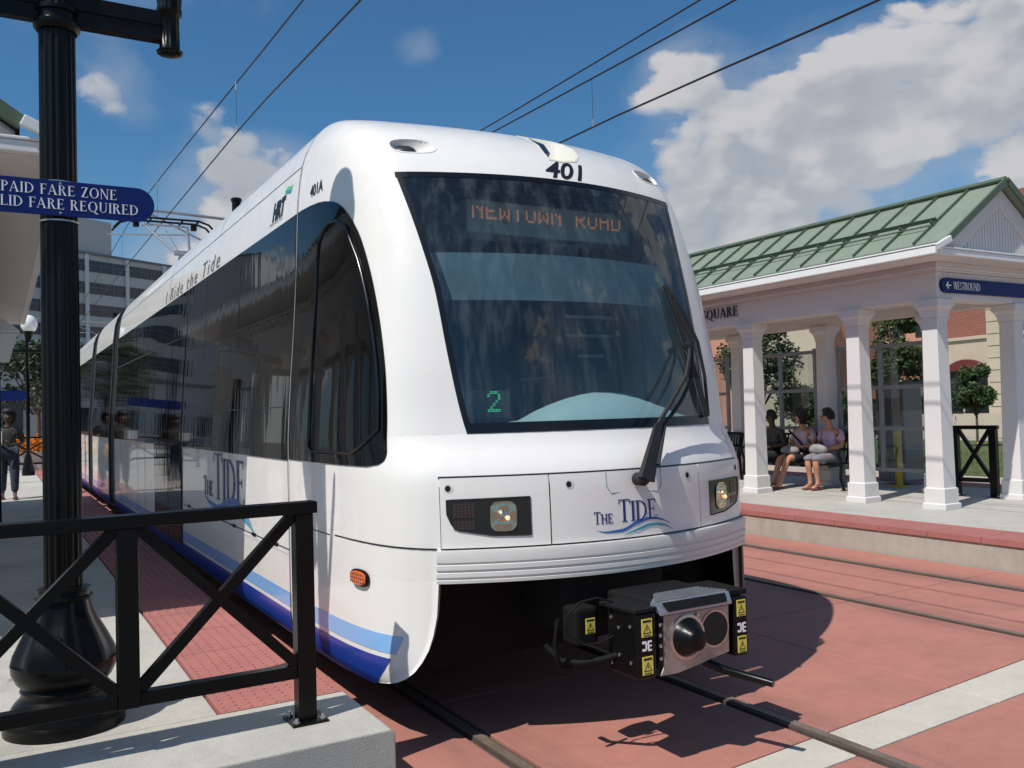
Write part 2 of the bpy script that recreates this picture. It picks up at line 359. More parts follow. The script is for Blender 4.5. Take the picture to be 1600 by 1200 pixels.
# ------------------------------------------------------------------ serif letter outlines (each stroke a small polygon)
def serif_glyphs():
    T, t, S = 0.135, 0.045, 0.035   # thick, thin, serif height; cap height 1
    def R(x0, x1, y0, y1): return [(x0, y0), (x1, y0), (x1, y1), (x0, y1)]
    def Q(x0, x1, a, b, y0=0, y1=1): return [(x0, y0), (x0+a, y0), (x1+b, y1), (x1, y1)]
    def ring(cx, cy, rx, ry, a0, a1, tx=T, ty=t, n=18):
        o = []; i_ = []
        for k in range(n+1):
            a = math.radians(lerp(a0, a1, k/n)); o.append((cx+rx*math.cos(a), cy+ry*math.sin(a))); i_.append((cx+(rx-tx)*math.cos(a), cy+(ry-ty)*math.sin(a)))
        return [[o[k], o[k+1], i_[k+1], i_[k]] for k in range(n)]
    def ser(x0, x1, y): return R(x0, x1, y, y+S) if y < 0.5 else R(x0, x1, y-S, y)
    def stem(x, w=T, s=0.07): return [R(x, x+w, 0, 1), ser(x-s, x+w+s, 0), ser(x-s, x+w+s, 1)]
    G = {}
    G['I'] = (stem(0.08), 0.30)
    G['P'] = (stem(0.08) + ring(0.22, 0.74, 0.36, 0.26, -90, 90), 0.62)
    G['R'] = (stem(0.08) + ring(0.22, 0.76, 0.34, 0.24, -90, 90) + [Q(0.54, 0.30, 0.16, 0.13, 0, 0.52), ser(0.50, 0.78, 0)], 0.76)
    G['D'] = (stem(0.08) + ring(0.22, 0.5, 0.55, 0.5, -90, 90), 0.82)
    G['B'] = (stem(0.08) + ring(0.22, 0.76, 0.32, 0.24, -90, 90) + ring(0.22, 0.27, 0.38, 0.27, -90, 90), 0.66)
    G['E'] = (stem(0.08) + [R(0.215, 0.60, 0.0, t), R(0.215, 0.56, 1-t, 1), R(0.215, 0.46, 0.5, 0.5+t), R(0.57, 0.60, 0, 0.2), R(0.53, 0.56, 0.82, 1), R(0.44, 0.46, 0.42, 0.62)], 0.66)
    G['F'] = (stem(0.08) + [R(0.215, 0.56, 1-t, 1), R(0.215, 0.46, 0.5, 0.5+t), R(0.53, 0.56, 0.80, 1), R(0.44, 0.46, 0.42, 0.62)], 0.60)
    G['L'] = (stem(0.08) + [R(0.215, 0.58, 0, t), R(0.55, 0.58, 0, 0.22)], 0.62)
    G['H'] = (stem(0.08) + stem(0.62) + [R(0.21, 0.62, 0.5, 0.5+t)], 0.86)
    G['T'] = ([R(0.28, 0.28+T, 0, 1), ser(0.20, 0.50, 0), R(0.03, 0.67, 1-t, 1), R(0.03, 0.06, 0.80, 1), R(0.64, 0.67, 0.80, 1)], 0.70)
    G['A'] = ([Q(0.06, 0.36, t, t), Q(0.60, 0.33, T+0.02, T*0.7), R(0.20, 0.62, 0.32, 0.32+t), ser(0.0, 0.20, 0), ser(0.54, 0.84, 0)], 0.82)
    G['V'] = ([Q(0.33, 0.04, T*0.8, T+0.02), Q(0.36, 0.66, t, t), ser(-0.02, 0.26, 1), ser(0.58, 0.80, 1)], 0.78)
    G['W'] = ([Q(0.30, 0.04, T*0.8, T), Q(0.34, 0.52, t, t), Q(0.74, 0.48, T*0.8, T), Q(0.78, 0.98, t, t), ser(-0.02, 0.24, 1), ser(0.42, 0.68, 1), ser(0.90, 1.10, 1)], 1.08)
    G['N'] = ([R(0.10, 0.10+t, 0, 1), R(0.66, 0.66+t, 0, 1), Q(0.62, 0.06, T*0.7, T), ser(0.03, 0.24, 0), ser(0.58, 0.80, 1), ser(0.0, 0.18, 1)], 0.82)
    G['Z'] = ([R(0.05, 0.62, 0, t), R(0.07, 0.60, 1-t, 1), Q(0.05, 0.46, T+0.02, T+0.02), R(0.59, 0.62, 0, 0.2), R(0.07, 0.10, 0.82, 1)], 0.68)
    G['O'] = (ring(0.44, 0.5, 0.40, 0.51, 0, 360, n=30), 0.88)
    G['Q'] = (ring(0.44, 0.5, 0.40, 0.51, 0, 360, n=30) + [Q(0.74, 0.42, 0.22, 0.12, -0.22, 0.06)], 0.90)
    G['U'] = ([R(0.10, 0.10+T, 0.3, 1), R(0.64, 0.64+t, 0.3, 1), ser(0.03, 0.30, 1), ser(0.57, 0.77, 1)] + ring(0.393, 0.31, 0.293, 0.32, 180, 360, tx=0.09), 0.82)
    G['S'] = (ring(0.29, 0.74, 0.23, 0.27, 20, 250, tx=0.09, ty=0.06) + ring(0.29, 0.27, 0.25, 0.28, -160, 70, tx=0.10, ty=0.06) + [R(0.47, 0.50, 0.74, 0.95), R(0.05, 0.08, 0.05, 0.26)], 0.58)
    G[' '] = ([], 0.36)
    return G
SERIF = serif_glyphs()
def serif_text(txt, cap, fn, small=None, track=0.02, depth=0.0, wx=1.0):
    """fn(x, y, lift) -> world point; small = indices set in small caps height"""
    mb = MB(); x = 0.0; lift = 0
    for i, ch in enumerate(txt):
        c = cap*(small[1] if small and i in small[0] else 1.0)
        polys, adv = SERIF[ch]
        for p in polys:
            lift = (lift+1) % 7; L = 0.0004*lift
            n = len(p); a = [fn(x+q[0]*c*wx, q[1]*c, L+depth) for q in p]; b = [fn(x+q[0]*c*wx, q[1]*c, -0.001) for q in p]
            mb.add(b+a, [tuple(range(n, 2*n))] + [(k, (k+1) % n, n+(k+1) % n, n+k) for k in range(n)])
        x += (adv + track)*c*wx
    return mb, x
def serif_width(txt, cap, small=None, track=0.02, wx=1.0):
    return sum((SERIF[ch][1]+track)*cap*wx*(small[1] if small and i in small[0] else 1) for i, ch in enumerate(txt))
def sans_mesh(txt, size, fn, bold=0.0, shear=0.0, wx=1.0, spacing=1.0):
    cu = bpy.data.curves.new('txt', 'FONT'); cu.body = txt; cu.size = size; cu.offset = bold; cu.shear = shear; cu.space_character = spacing; cu.resolution_u = 4
    o = bpy.data.objects.new('txt', cu); COL.objects.link(o)
    me = bpy.data.meshes.new_from_object(o.evaluated_get(bpy.context.evaluated_depsgraph_get()))
    bpy.data.objects.remove(o)
    mb = MB(); mb.add([fn(v.co.x*wx, v.co.y, 0.0) for v in me.vertices], [tuple(p.vertices) for p in me.polygons]); w = max(v.co.x for v in me.vertices)*wx
    bpy.data.meshes.remove(me); return mb, w

# ================================================================== SETTING
P = 0.32          # platform height
XC = 2.964        # near track centre
XF = 7.21         # far track centre
struct(MB().box(-600, 900, -500, 1500, -1.0, -0.06).obj('ground', 'ground'))
road = struct(MB().box(1.58, 8.70, -6, 60, -0.30, -0.035).obj('road', 'joint'))
RW = 0.062
rails = [XC-0.7175-0.03, XC+0.7175+0.03, XF-0.7175-0.03, XF+0.7175+0.03]
def slab(x0, x1, y0, y1, m='red', z=0.0, g_=0.006, parent=None, name='slab', z0=-0.034):
    j = random.uniform(-0.0015, 0.0015)
    return MB().box(x0+g_, x1-g_, y0+g_, y1-g_, z0, z+j).obj(name, m, parent or road, bevel=0.006)
xs = [1.585, rails[0]-RW, rails[0]+RW, rails[1]-RW, rails[1]+RW, 4.95, rails[2]-RW, rails[2]+RW, rails[3]-RW, rails[3]+RW, 8.66]
cols = [(xs[0], xs[1]), (xs[2], xs[3]), (xs[4], xs[5]), (xs[5], xs[6]), (xs[8], xs[9]) if False else (xs[7], xs[8]), (xs[9], xs[10])]
BY0, BY1 = 3.07, 3.33    # pale band across the tracks
def band_y(x, e): return (2.98+0.055*(x-3.3)*1.0 if e == 0 else 3.27+0.085*(x-3.5))
for ci, (a, b) in enumerate(cols):
    ys = [3.40, 6.2, 9.0, 12.2, 15.5, 19, 23, 28, 34, 45, 60]
    # wedge slabs meeting the skewed band
    for (m_, e0, e1, n_) in (('red', None, 0, 'slab'), ('band', 0, 1, 'band_slab'), ('red', 1, None, 'slab')):
        ya0, ya1 = (band_y(a, e0), band_y(b, e0)) if e0 is not None else (0.2, 0.2)
        yb0, yb1 = (band_y(a, e1), band_y(b, e1)) if e1 is not None else (4.9 if ci < 3 else 5.3,)*2
        gp = 0.005
        vs = [(a+gp, ya0+gp), (b-gp, ya1+gp), (b-gp, yb1-gp), (a+gp, yb0-gp)]
        MB().poly([(x, y, -0.034) for x, y in vs], (0, 0, 0.034)).obj(n_, m_, road, bevel=0.005)
    y = 4.9 if ci < 3 else 5.3
    while y < 34:
        y2 = y + (3.05 if y < 20 else 7); slab(a, b, y, y2); y = y2
    slab(a, b, -3, 0.2); slab(a, b, y, 60)
for i, x in enumerate(rails):
    s = 1 if i % 2 == 0 else -1
    r = struct(MB().box(x-RW+0.004, x+RW-0.004, -6, 60, -0.03, -0.018).box(x-0.036, x+0.036, -6, 60, -0.03, 0.006).obj('rail', 'rail', bevel=0.004))
    MB().box(x-0.026-s*0.010, x+0.026-s*0.010, -6, 60, 0.0065, 0.012).obj('rail_head', 'railtop', r)

# platforms -----------------------------------------------------------
def platform(name, side):
    """side -1: near/left platform, +1: far/right platform"""
    if side < 0:
        X = lambda x: x; y0 = 3.80
    else:
        X = lambda x: 10.174-x; y0 = -6
    core = MB()
    def bx(mb, x0, x1, a, b, z0, z1): x0, x1 = sorted((X(x0), X(x1))); return mb.box(x0, x1, a, b, z0, z1)
    bx(core, -3.95, 1.50, y0+0.02, 46, -0.3, P-0.05); o = struct(core.obj(name, 'concw', bevel=0.01))
    return o, X, bx, y0
pl, XL, bxl, y0l = platform('platform_left', -1)
pr, XR, bxr, y0r = platform('platform_right', 1)
# left platform surface
kerb = MB().poly([(-3.95, 3.80, P-0.20), (1.545, 3.80, P-0.20), (1.545, 3.80, P-0.022), (1.523, 3.80, P), (-3.95, 3.80, P)], (0, 0.66, 0)).obj('end_kerb', 'conc', pl, bevel=0.008)
for j in range(6):
    ya, yb = 4.464+j*2.1, 4.464+(j+1)*2.1-0.006
    for xa, xb in ((-1.3, 0.905), (-3.95, -1.306)): MB().box(xa, xb-0.006, ya, yb, P-0.06, P).obj('slab', 'conc', pl, bevel=0.006)
MB().box(-3.95, 0.9, 17.08, 46, P-0.06, P).obj('slab', 'conc', pl, bevel=0.006)
# tactile tiles
def tile_mesh(dom, sz=0.61):
    mb = MB().box(0.003, sz-0.003, 0.003, sz-0.003, -0.06, 0)
    if dom:
        n = 10
        for i in range(n):
            for k in range(n):
                cx, cy = (i+0.5)*sz/n, (k+0.5)*sz/n; b = len(mb.v)
                for r, z in ((0.0125, -0.0005), (0.0095, 0.0045)):
                    for q in range(6): t = math.pi/3*q; mb.v.append((cx+r*math.cos(t), cy+r*math.sin(t), z))
                for q in range(6): mb.f.append((b+q, b+(q+1) % 6, b+6+(q+1) % 6, b+6+q))
                mb.f.append(tuple(b+6+q for q in range(6)))
    return mb
t0 = tile_mesh(True).obj('tactile_tile', 'redtile', pl, loc=(0.912, 4.464, P-0.001)); t1 = tile_mesh(False).obj('tactile_tile', 'redtile', pl, loc=(0.912, 4.464+0.61*16, P-0.001))
for j in range(1, 60):
    if j == 16: continue
    mesh_copy(t0 if j < 16 else t1, pl, (0.912, 4.464+0.61*j, P-0.001))
for j in range(56):
    mesh_copy(t1, pr, (8.652, -0.6+0.61*j, P-0.001))
# right platform surface: slabs, overhanging red lip sits at 8.652
for j in range(9):
    ya, yb = -0.6+j*2.45, -0.6+(j+1)*2.45-0.006
    MB().box(9.268, 11.6, ya, yb, P-0.06, P).obj('slab', 'conc', pr, bevel=0.006); MB().box(11.606, 13.35, ya, yb, P-0.06, P).obj('slab', 'conc', pr, bevel=0.006)
    MB().box(13.356, 14.12, ya, yb, P-0.06, P-0.001).obj('red_edging_slab', 'redtile', pr, bevel=0.006)
MB().box(9.268, 14.12, 21.5, 46, P-0.06, P).obj('slab', 'conc', pr)
# street beyond the right platform
struct(MB().box(14.12, 17.4, -40, 120, -0.3, -0.02).obj('far_pavement', 'red'))
struct(MB().box(17.4, 17.6, -40, 120, -0.3, 0.10).obj('kerb', 'conc'))
struct(MB().box(17.6, 33, -40, 120, -0.3, 0.06).obj('lawn', 'grass'))
struct(MB().box(33, 33.2, -40, 120, -0.3, 0.14).obj('kerb', 'conc'))
struct(MB().box(33.2, 37.0, -40, 120, -0.3, 0.02).obj('street', 'asphalt'))
struct(MB().box(37.0, 90, -40, 120, -0.3, 0.12).obj('pavement', 'conc'))
# ground cover grass blades on lawn in view
mb = MB()
for _ in range(5000):
    x = random.uniform(17.7, 26); y = random.uniform(9, 24); a = random.uniform(0, 6.28); h = random.uniform(0.04, 0.10)
    mb.add([(x, y, 0.05), (x+0.02*math.cos(a), y+0.02*math.sin(a), 0.05), (x+0.03*math.cos(a+1), y+0.03*math.sin(a+1), 0.06+h)], [(0, 1, 2)])
tag(mb.obj('grass', 'grass', recalc=False), 'short green grass on the lawn behind the right shelter', 'grass', kind='stuff')

# ================================================================== TRAM
tram = thing('tram', 'white light rail tram with blue stripes and dark windscreen standing at the platform', 'tram', (XC, 5.0, 0))
TO = Vector((XC, 5.0, 0))
Wz = pchip([(0.29, 1.275), (0.36, 1.31), (0.47, 1.325), (1.45, 1.325), (1.9, 1.303), (2.3, 1.272), (2.7, 1.246), (3.1, 1.228), (3.40, 1.190), (3.60, 1.105), (3.68, 1.035), (3.72, 0.93), (3.742, 0.72), (3.755, 0.0)])
Yc = pchip([(0.2, 3.83), (0.88, 3.83), (1.04, 3.82), (1.38, 3.83), (1.44, 3.85), (1.62, 3.965), (2.0, 4.02), (2.4, 4.11), (2.7, 4.21), (3.1, 4.40), (3.25, 4.51), (3.40, 4.69), (3.50, 4.87), (3.58, 5.08), (3.65, 5.33), (3.71, 5.58), (3.755, 5.76)])
gu = pchip([(0.0, 0.0), (0.1, 0.00255), (0.2, 0.0102), (0.3, 0.023), (0.4, 0.041), (0.5, 0.064), (0.6, 0.092), (0.7, 0.125), (0.77, 0.152), (0.845, 0.193), (0.90, 0.246), (0.945, 0.335), (0.974, 0.465), (0.990, 0.64), (0.997, 0.82), (1.0, 1.0)])
YS = 5.76
def S(u, z):
    """nose surface: u in -1..1 across, z height; returns point relative to tram origin"""
    au = min(abs(u), 1.0); yc = Yc(z)
    return Vector((math.copysign(1, u)*au*Wz(z), yc + (YS-yc)*gu(au) - 5.0, z))
def Sn(u, z):
    e = 0.004; u = max(-0.999, min(0.999, u)); a = S(u+ (e if u < 0.99 else 0), z)-S(u-e, z); b = S(u, z+e)-S(u, z-e); n = a.cross(b)
    return n.normalized()
def SO(u, z, off):
    return S(u, z) + Sn(u, z)*off
def uY(Y, z):
    """u for a given Y on the nose (left or right)"""
    yc = Yc(z); t = max(0.0, min(1.0, (Y-yc)/(YS-yc))); lo_, hi_ = 0.0, 1.0
    for _ in range(26):
        md = (lo_+hi_)/2
        if gu(md) < t: lo_ = md
        else: hi_ = md
    return lo_
def side_pt(Y, z, off=0.0, sgn=-1):
    """point on the tram flank at world Y"""
    if Y >= YS:
        w0, w1 = Wz(z-0.005), Wz(z+0.005); n = Vector((0.01, 0, w0-w1)).normalized()
        return Vector((sgn*(Wz(z) + n.x*off), Y-5.0, z + n.z*off))
    u = uY(Y, z)*sgn; return SO(u, z, off)
def patch(mb, ufn, zs, nu, off=0.004, thick=0.004):
    """ufn(z)->(u0,u1)"""
    rows = []
    for z in zs:
        a, b = ufn(z); rows.append([SO(lerp(a, b, k/(nu-1)), z, off) for k in range(nu)])
    mb.grid(rows)
    if thick:
        back = []
        for z in zs:
            a, b = ufn(z); back.append([SO(lerp(a, b, k/(nu-1)), z, off-thick) for k in range(nu)])
        mb.grid([rows[0], back[0]]); mb.grid([rows[-1], back[-1]]); mb.grid([[r[0] for r in rows], [r[0] for r in back]]); mb.grid([[r[-1] for r in rows], [r[-1] for r in back]])
    return mb
def upatch(mb, us, zfn, nz, off, thick):
    """columns: us list, zfn(u)->(z0,z1)"""
    rows = []; back = []
    for u in us:
        a, b = zfn(u); rows.append([SO(u, lerp(a, b, k/(nz-1)), off) for k in range(nz)]); back.append([SO(u, lerp(a, b, k/(nz-1)), off-thick) for k in range(nz)])
    mb.grid(rows)
    if thick: mb.grid([rows[0], back[0]]); mb.grid([rows[-1], back[-1]]); mb.grid([[r[0] for r in rows], [r[0] for r in back]]); mb.grid([[r[-1] for r in rows], [r[-1] for r in back]])
    return mb
ZB, ZT = 1.625, 3.11
_uL = pchip([(1.60, 0.632), (1.72, 0.652), (1.89, 0.676), (2.1, 0.700), (2.42, 0.729), (2.64, 0.758), (2.87, 0.788), (3.11, 0.820)])
_uR = pchip([(1.60, 0.632), (1.79, 0.630), (2.03, 0.635), (2.28, 0.648), (2.53, 0.664), (2.74, 0.688), (3.03, 0.742), (3.11, 0.766)])
def uws(z, sg=-1): return _uL(z) if sg < 0 else _uR(z)
def ucols(a, b, n):   # denser towards |u|=1
    out_ = []
    for k in range(n):
        t = k/(n-1); out_.append(a + (b-a)*(1-(1-t)**2.2) if b > 0 else a + (b-a)*(t))
    return out_
CU = sorted(set([0.0, 0.1, 0.2, 0.3, 0.4, 0.5, 0.6, 0.66, 0.72, 0.77, 0.81, 0.845, 0.875, 0.90, 0.92, 0.94, 0.955, 0.968, 0.978, 0.985, 0.990, 0.994, 0.997, 0.999, 1.0]))
CF = [-c for c in reversed(CU) if c > 0] + CU
shell = MB()
shell.grid([[S(u, z) for u in CF] for z in [0.885, 0.96, 1.04, 1.12, 1.2, 1.3, 1.38, 1.41, 1.44, 1.48, 1.53, 1.58, ZB]])
zp = lin(ZB, ZT, 26)
for sg in (-1, 1):
    rows = []
    for z in zp:
        a = uws(z, sg); rows.append([S(sg*(a + (1-a)*(1-(1-k/23)**2.1)), z) for k in range(24)])
    shell.grid(rows)
def tops(u): return ZT
zt = [ZT, 3.14, 3.18, 3.22, 3.27, 3.32, 3.37, 3.42, 3.47, 3.52, 3.56, 3.60, 3.635, 3.665, 3.69, 3.705, 3.72, 3.732, 3.742, 3.75, 3.7548]
HOLES = []
def holepts(pts): HOLES.append(pts); return pts
def superell(cx, cz, w, h, n=28):
    o = []
    for k in range(n):
        t = 2*math.pi*k/n; ct, st = math.cos(t), math.sin(t); o.append((cx+w*(abs(ct)**0.7)*math.copysign(1, ct), cz+h*(abs(st)**0.8)*math.copysign(1, st)))
    return o
PODL = holepts(superell(-0.862, 3.298, 0.118, 0.052)); PODR = holepts(superell(0.862, 3.298, 0.118, 0.052)[::-1])
SCOOP = holepts([(-0.035, 3.268), (0.06, 3.262), (0.17, 3.285), (0.245, 3.345), (0.285, 3.42), (0.285, 3.49), (0.24, 3.525), (0.15, 3.545), (0.06, 3.55), (0.02, 3.54), (0.005, 3.48), (-0.010, 3.40), (-0.035, 3.32)])
def inside(p, poly):
    r = False; n = len(poly); j = n-1
    for i in range(n):
        (xi, yi), (xj, yj) = poly[i], poly[j]
        if (yi > p[1]) != (yj > p[1]) and p[0] < (xj-xi)*(p[1]-yi)/(yj-yi)+xi: r = not r
        j = i
    return r
CT = sorted(set([round(x, 4) for x in CF] + [round(x, 4) for x in lin(-0.84, 0.84, 211)]))
ZT2 = sorted(set(lin(ZT, 3.60, 62) + zt))
gb_ = len(shell.v)
shell.v += [tuple(S(u, z)) for z in ZT2 for u in CT]
for i in range(len(ZT2)-1):
    for j in range(len(CT)-1):
        zc = (ZT2[i]+ZT2[i+1])/2; xc = (CT[j]+CT[j+1])/2*Wz(zc)
        if any(inside((xc, zc), h_) for h_ in HOLES): continue
        a_ = gb_+i*len(CT)+j; shell.f.append((a_, a_+1, a_+len(CT)+1, a_+len(CT)))
# lower skirts on both sides of the open front
ucut = pchip([(0.29, 0.985), (0.33, 0.93), (0.38, 0.885), (0.45, 0.845), (0.55, 0.812), (0.70, 0.788), (0.885, 0.779)])
zl = [0.29, 0.30, 0.315, 0.33, 0.35, 0.38, 0.42, 0.47, 0.53, 0.60, 0.70, 0.80, 0.885]
for sg in (-1, 1):
    R1 = [[S(sg*(ucut(z) + (1-ucut(z))*(1-(1-k/19)**2.0)), z) for k in range(20)] for z in zl]
    shell.grid(R1)
    # thickness of the open edge, returning inwards
    edge = [r[0] for r in R1]; shell.grid([[e, e+Vector((-sg*0.025, 0.03, 0.004))] for e in edge])
nose = shell.obj('nose_shell', 'white', tram, smooth=50)
sm = nose.modifiers.new('weld', 'WELD'); sm.merge_threshold = 0.0006
# --- dark liner and underframe
lm = MB()
for sg in (-1, 1): lm.grid([[S(sg*(ucut(z)+(1-ucut(z))*k/7), z)*1.0 + Vector((-sg*0.03, 0.035, 0.002)) for k in range(8)] for z in zl])
lm.obj('skirt_lining', 'dark', tram)
uf = MB(); uf.box(-1.02, 1.02, -0.55, 27, 0.36, 0.89); uf.box(-1.20, 1.20, 0.8, 27, 0.30, 0.6)
uf.obj('underframe', 'under', tram)
bg_ = MB()
for yy in (1.9, 3.8, 12.0, 13.8, 22, 24):
    for sx in (-0.7475, 0.7475): bg_.lathe([(0.30, -0.06), (0.32, -0.05), (0.30, 0.06)], (sx, yy, 0.325), 24, axis='X')
bg_.obj('wheels', 'rail', tram)
hang = MB(); hang.box(0.5, 0.85, -0.72, -0.3, 0.42, 0.60); hang.box(-0.35, 0.35, -0.95, -0.4, 0.55, 0.85); hang.tube([(-0.95, -0.5, 0.42), (0.95, -0.5, 0.42)], 0.04)
hang.obj('buffer_beam', 'dark', tram)
# --- body modules
def module(y0, y1, notch=False):
    zz = [0.29, 0.31, 0.36, 0.42, 0.47, 1.0, 1.6, 1.8, 2.0, 2.2, 2.5, 2.8, 3.1, 3.25, 3.38, 3.42, 3.50, 3.58, 3.64, 3.68, 3.70, 3.72, 3.735, 3.742, 3.75, 3.7548]
    mb = MB(); sec = [(-Wz(z), z) for z in zz] + [(Wz(z), z) for z in reversed(zz)]
    mb.grid([[Vector((x, y-5.0, z)) for x, z in sec] for y in (y0, y1)])
    n = len(sec)
    for y in ((y1,) if y0 == YS else (y0, y1)): mb.add([(x*0.985, y-5.0, z*0.998) for x, z in sec], [tuple(range(n))])
    return mb.obj('body_shell', 'white', tram, smooth=24)
mods = [(YS, 15.95), (16.65, 19.85), (20.55, 32.6)]
for a, b in mods: module(a, b)
for y in (15.95, 16.65, 19.85, 20.55):
    zz = [0.33, 0.47, 1.0, 1.6, 2.0, 2.4, 2.8, 3.1, 3.38, 3.5, 3.6, 3.66]; gf = MB(); s1 = [(-Wz(z)-0.006, z) for z in zz]; s1 += [(-x, z) for x, z in reversed(s1)]
    ya, yb = (y-0.09, y+0.06) if y in (15.95, 19.85) else (y-0.06, y+0.09)
    gf.grid([[Vector((x, y_-5.0, z)) for x, z in s1] for y_ in (ya, yb)]); gf.add([Vector((x*0.99, yy-5.0, z)) for yy in (ya,) for x, z in s1] if False else [], [])
    n = len(s1)
    for yy in (ya, yb): gf.add([(x, yy-5.0, z) for x, z in s1], [tuple(range(n))])
    gf.obj('gangway_frame', 'rubber', tram)
for a, b in ((15.9, 16.7), (19.8, 20.6)):
    bl = MB(); n = 9
    for k in range(n):
        y = lerp(a, b, k/(n-1)); s_ = 0.95 if k % 2 else 0.995
        rows = [(-Wz(z)*s_, z*0.985) for z in (0.35, 0.5, 1.6, 2.4, 3.1, 3.4, 3.62)]; rows += [(-x, z) for x, z in reversed(rows)]
        if k: bl.grid([prev_, [Vector((x, y-5.0, z)) for x, z in rows]])
        prev_ = [Vector((x, y-5.0, z)) for x, z in rows]
    bl.obj('articulation_bellows', 'rubber', tram)
# seams
def side_strip(mb, Ya, Yb, za, zb, off, nY=2, nz=10, sgn=-1, thick=0.0):
    rows = [[side_pt(lerp(Ya, Yb, i/(nY-1)), lerp(za, zb, k/(nz-1)), off, sgn) for k in range(nz)] for i in range(nY)]
    mb.grid(rows)
    if thick:
        bk = [[side_pt(lerp(Ya, Yb, i/(nY-1)), lerp(za, zb, k/(nz-1)), off-thick, sgn) for k in range(nz)] for i in range(nY)]
        mb.grid([rows[0], bk[0]]); mb.grid([rows[-1], bk[-1]]); mb.grid([[r[0] for r in rows], [r[0] for r in bk]]); mb.grid([[r[-1] for r in rows], [r[-1] for r in bk]])
    return mb
sm_ = MB()
for sg in (-1, 1):
    for ya_, yb_ in ((5.80, 15.9), (20.6, 32.5)): side_strip(sm_, ya_, yb_, 3.404, 3.409, 0.002, 2, 2, sg)
    side_strip(sm_, 8.3, 8.308, 3.41, 3.70, 0.003, 2, 12, sg); side_strip(sm_, 13.4, 13.41, 3.41, 3.70, 0.003, 2, 12, sg)
    side_strip(sm_, 5.765, 5.777, 0.30, 3.71, 0.0055, 2, 34, sg)
    side_strip(sm_, 10.9, 10.91, 3.10, 3.71, 0.003, 2, 12, sg)
    side_strip(sm_, 5.0, 5.765, 1.050, 1.056, 0.003, 8, 2, sg)
    side_strip(sm_, 5.78, 9.6, 0.868, 0.876, 0.003, 8, 2, sg)
# skirt / nose break line running round the corner to the bumper
for sg in (-1, 1):
    rows = []
    for k in range(16):
        u = sg*lerp(0.785, 0.985, k/15); z = 1.046 + 0.012*(k/15); rows.append([SO(u, z-0.004, 0.003), SO(u, z+0.004, 0.003)])
    sm_.grid(rows)
sm_.obj('body_seam', 'blackp', tram, recalc=False)
hg = MB()
for yy in (6.1, 6.7, 7.35, 8.0, 8.65, 9.3):
    p = side_pt(yy, 0.872, 0.0); hg.box(p.x-0.010, p.x+0.002, p.y-0.05, p.y+0.05, 0.862, 0.885)
hg.obj('hatch_hinges', 'blackpaint', tram)
for sg in (-1, 1):
    lp = MB(); side_strip(lp, 5.79, 9.6, 0.84, 0.866, 0.004, 6, 3, sg, 0.004); lp.obj('hatch_lip', 'white', tram, recalc=True)
# stripes
for za, zb, m_, zu in ((0.498, 0.594, 'ltblue', 0.55), (0.300, 0.472, 'dkblue', 0.4)):
    for sg in (-1, 1):
        st = MB(); cut = (0.905, 0.885) if m_ == 'ltblue' else (0.955, 0.915)
        rows = []
        for k in range(15):
            z = lerp(za, zb, k/14); c = lerp(cut[0], cut[1], k/14)
            rows.append([SO(sg*(c+(0.9995-c)*(1-(1-j/23)**2.2)), z, 0.0025) for j in range(24)])
        st.grid(rows)
        side_strip(st, YS+0.001, 15.94, za, zb, 0.0025, 2, 15, sg)
        for a, b in mods[1:]: side_strip(st, a, b, za, zb, 0.0025, 2, 15, sg)
        st.obj('stripe', m_, tram, smooth=40)
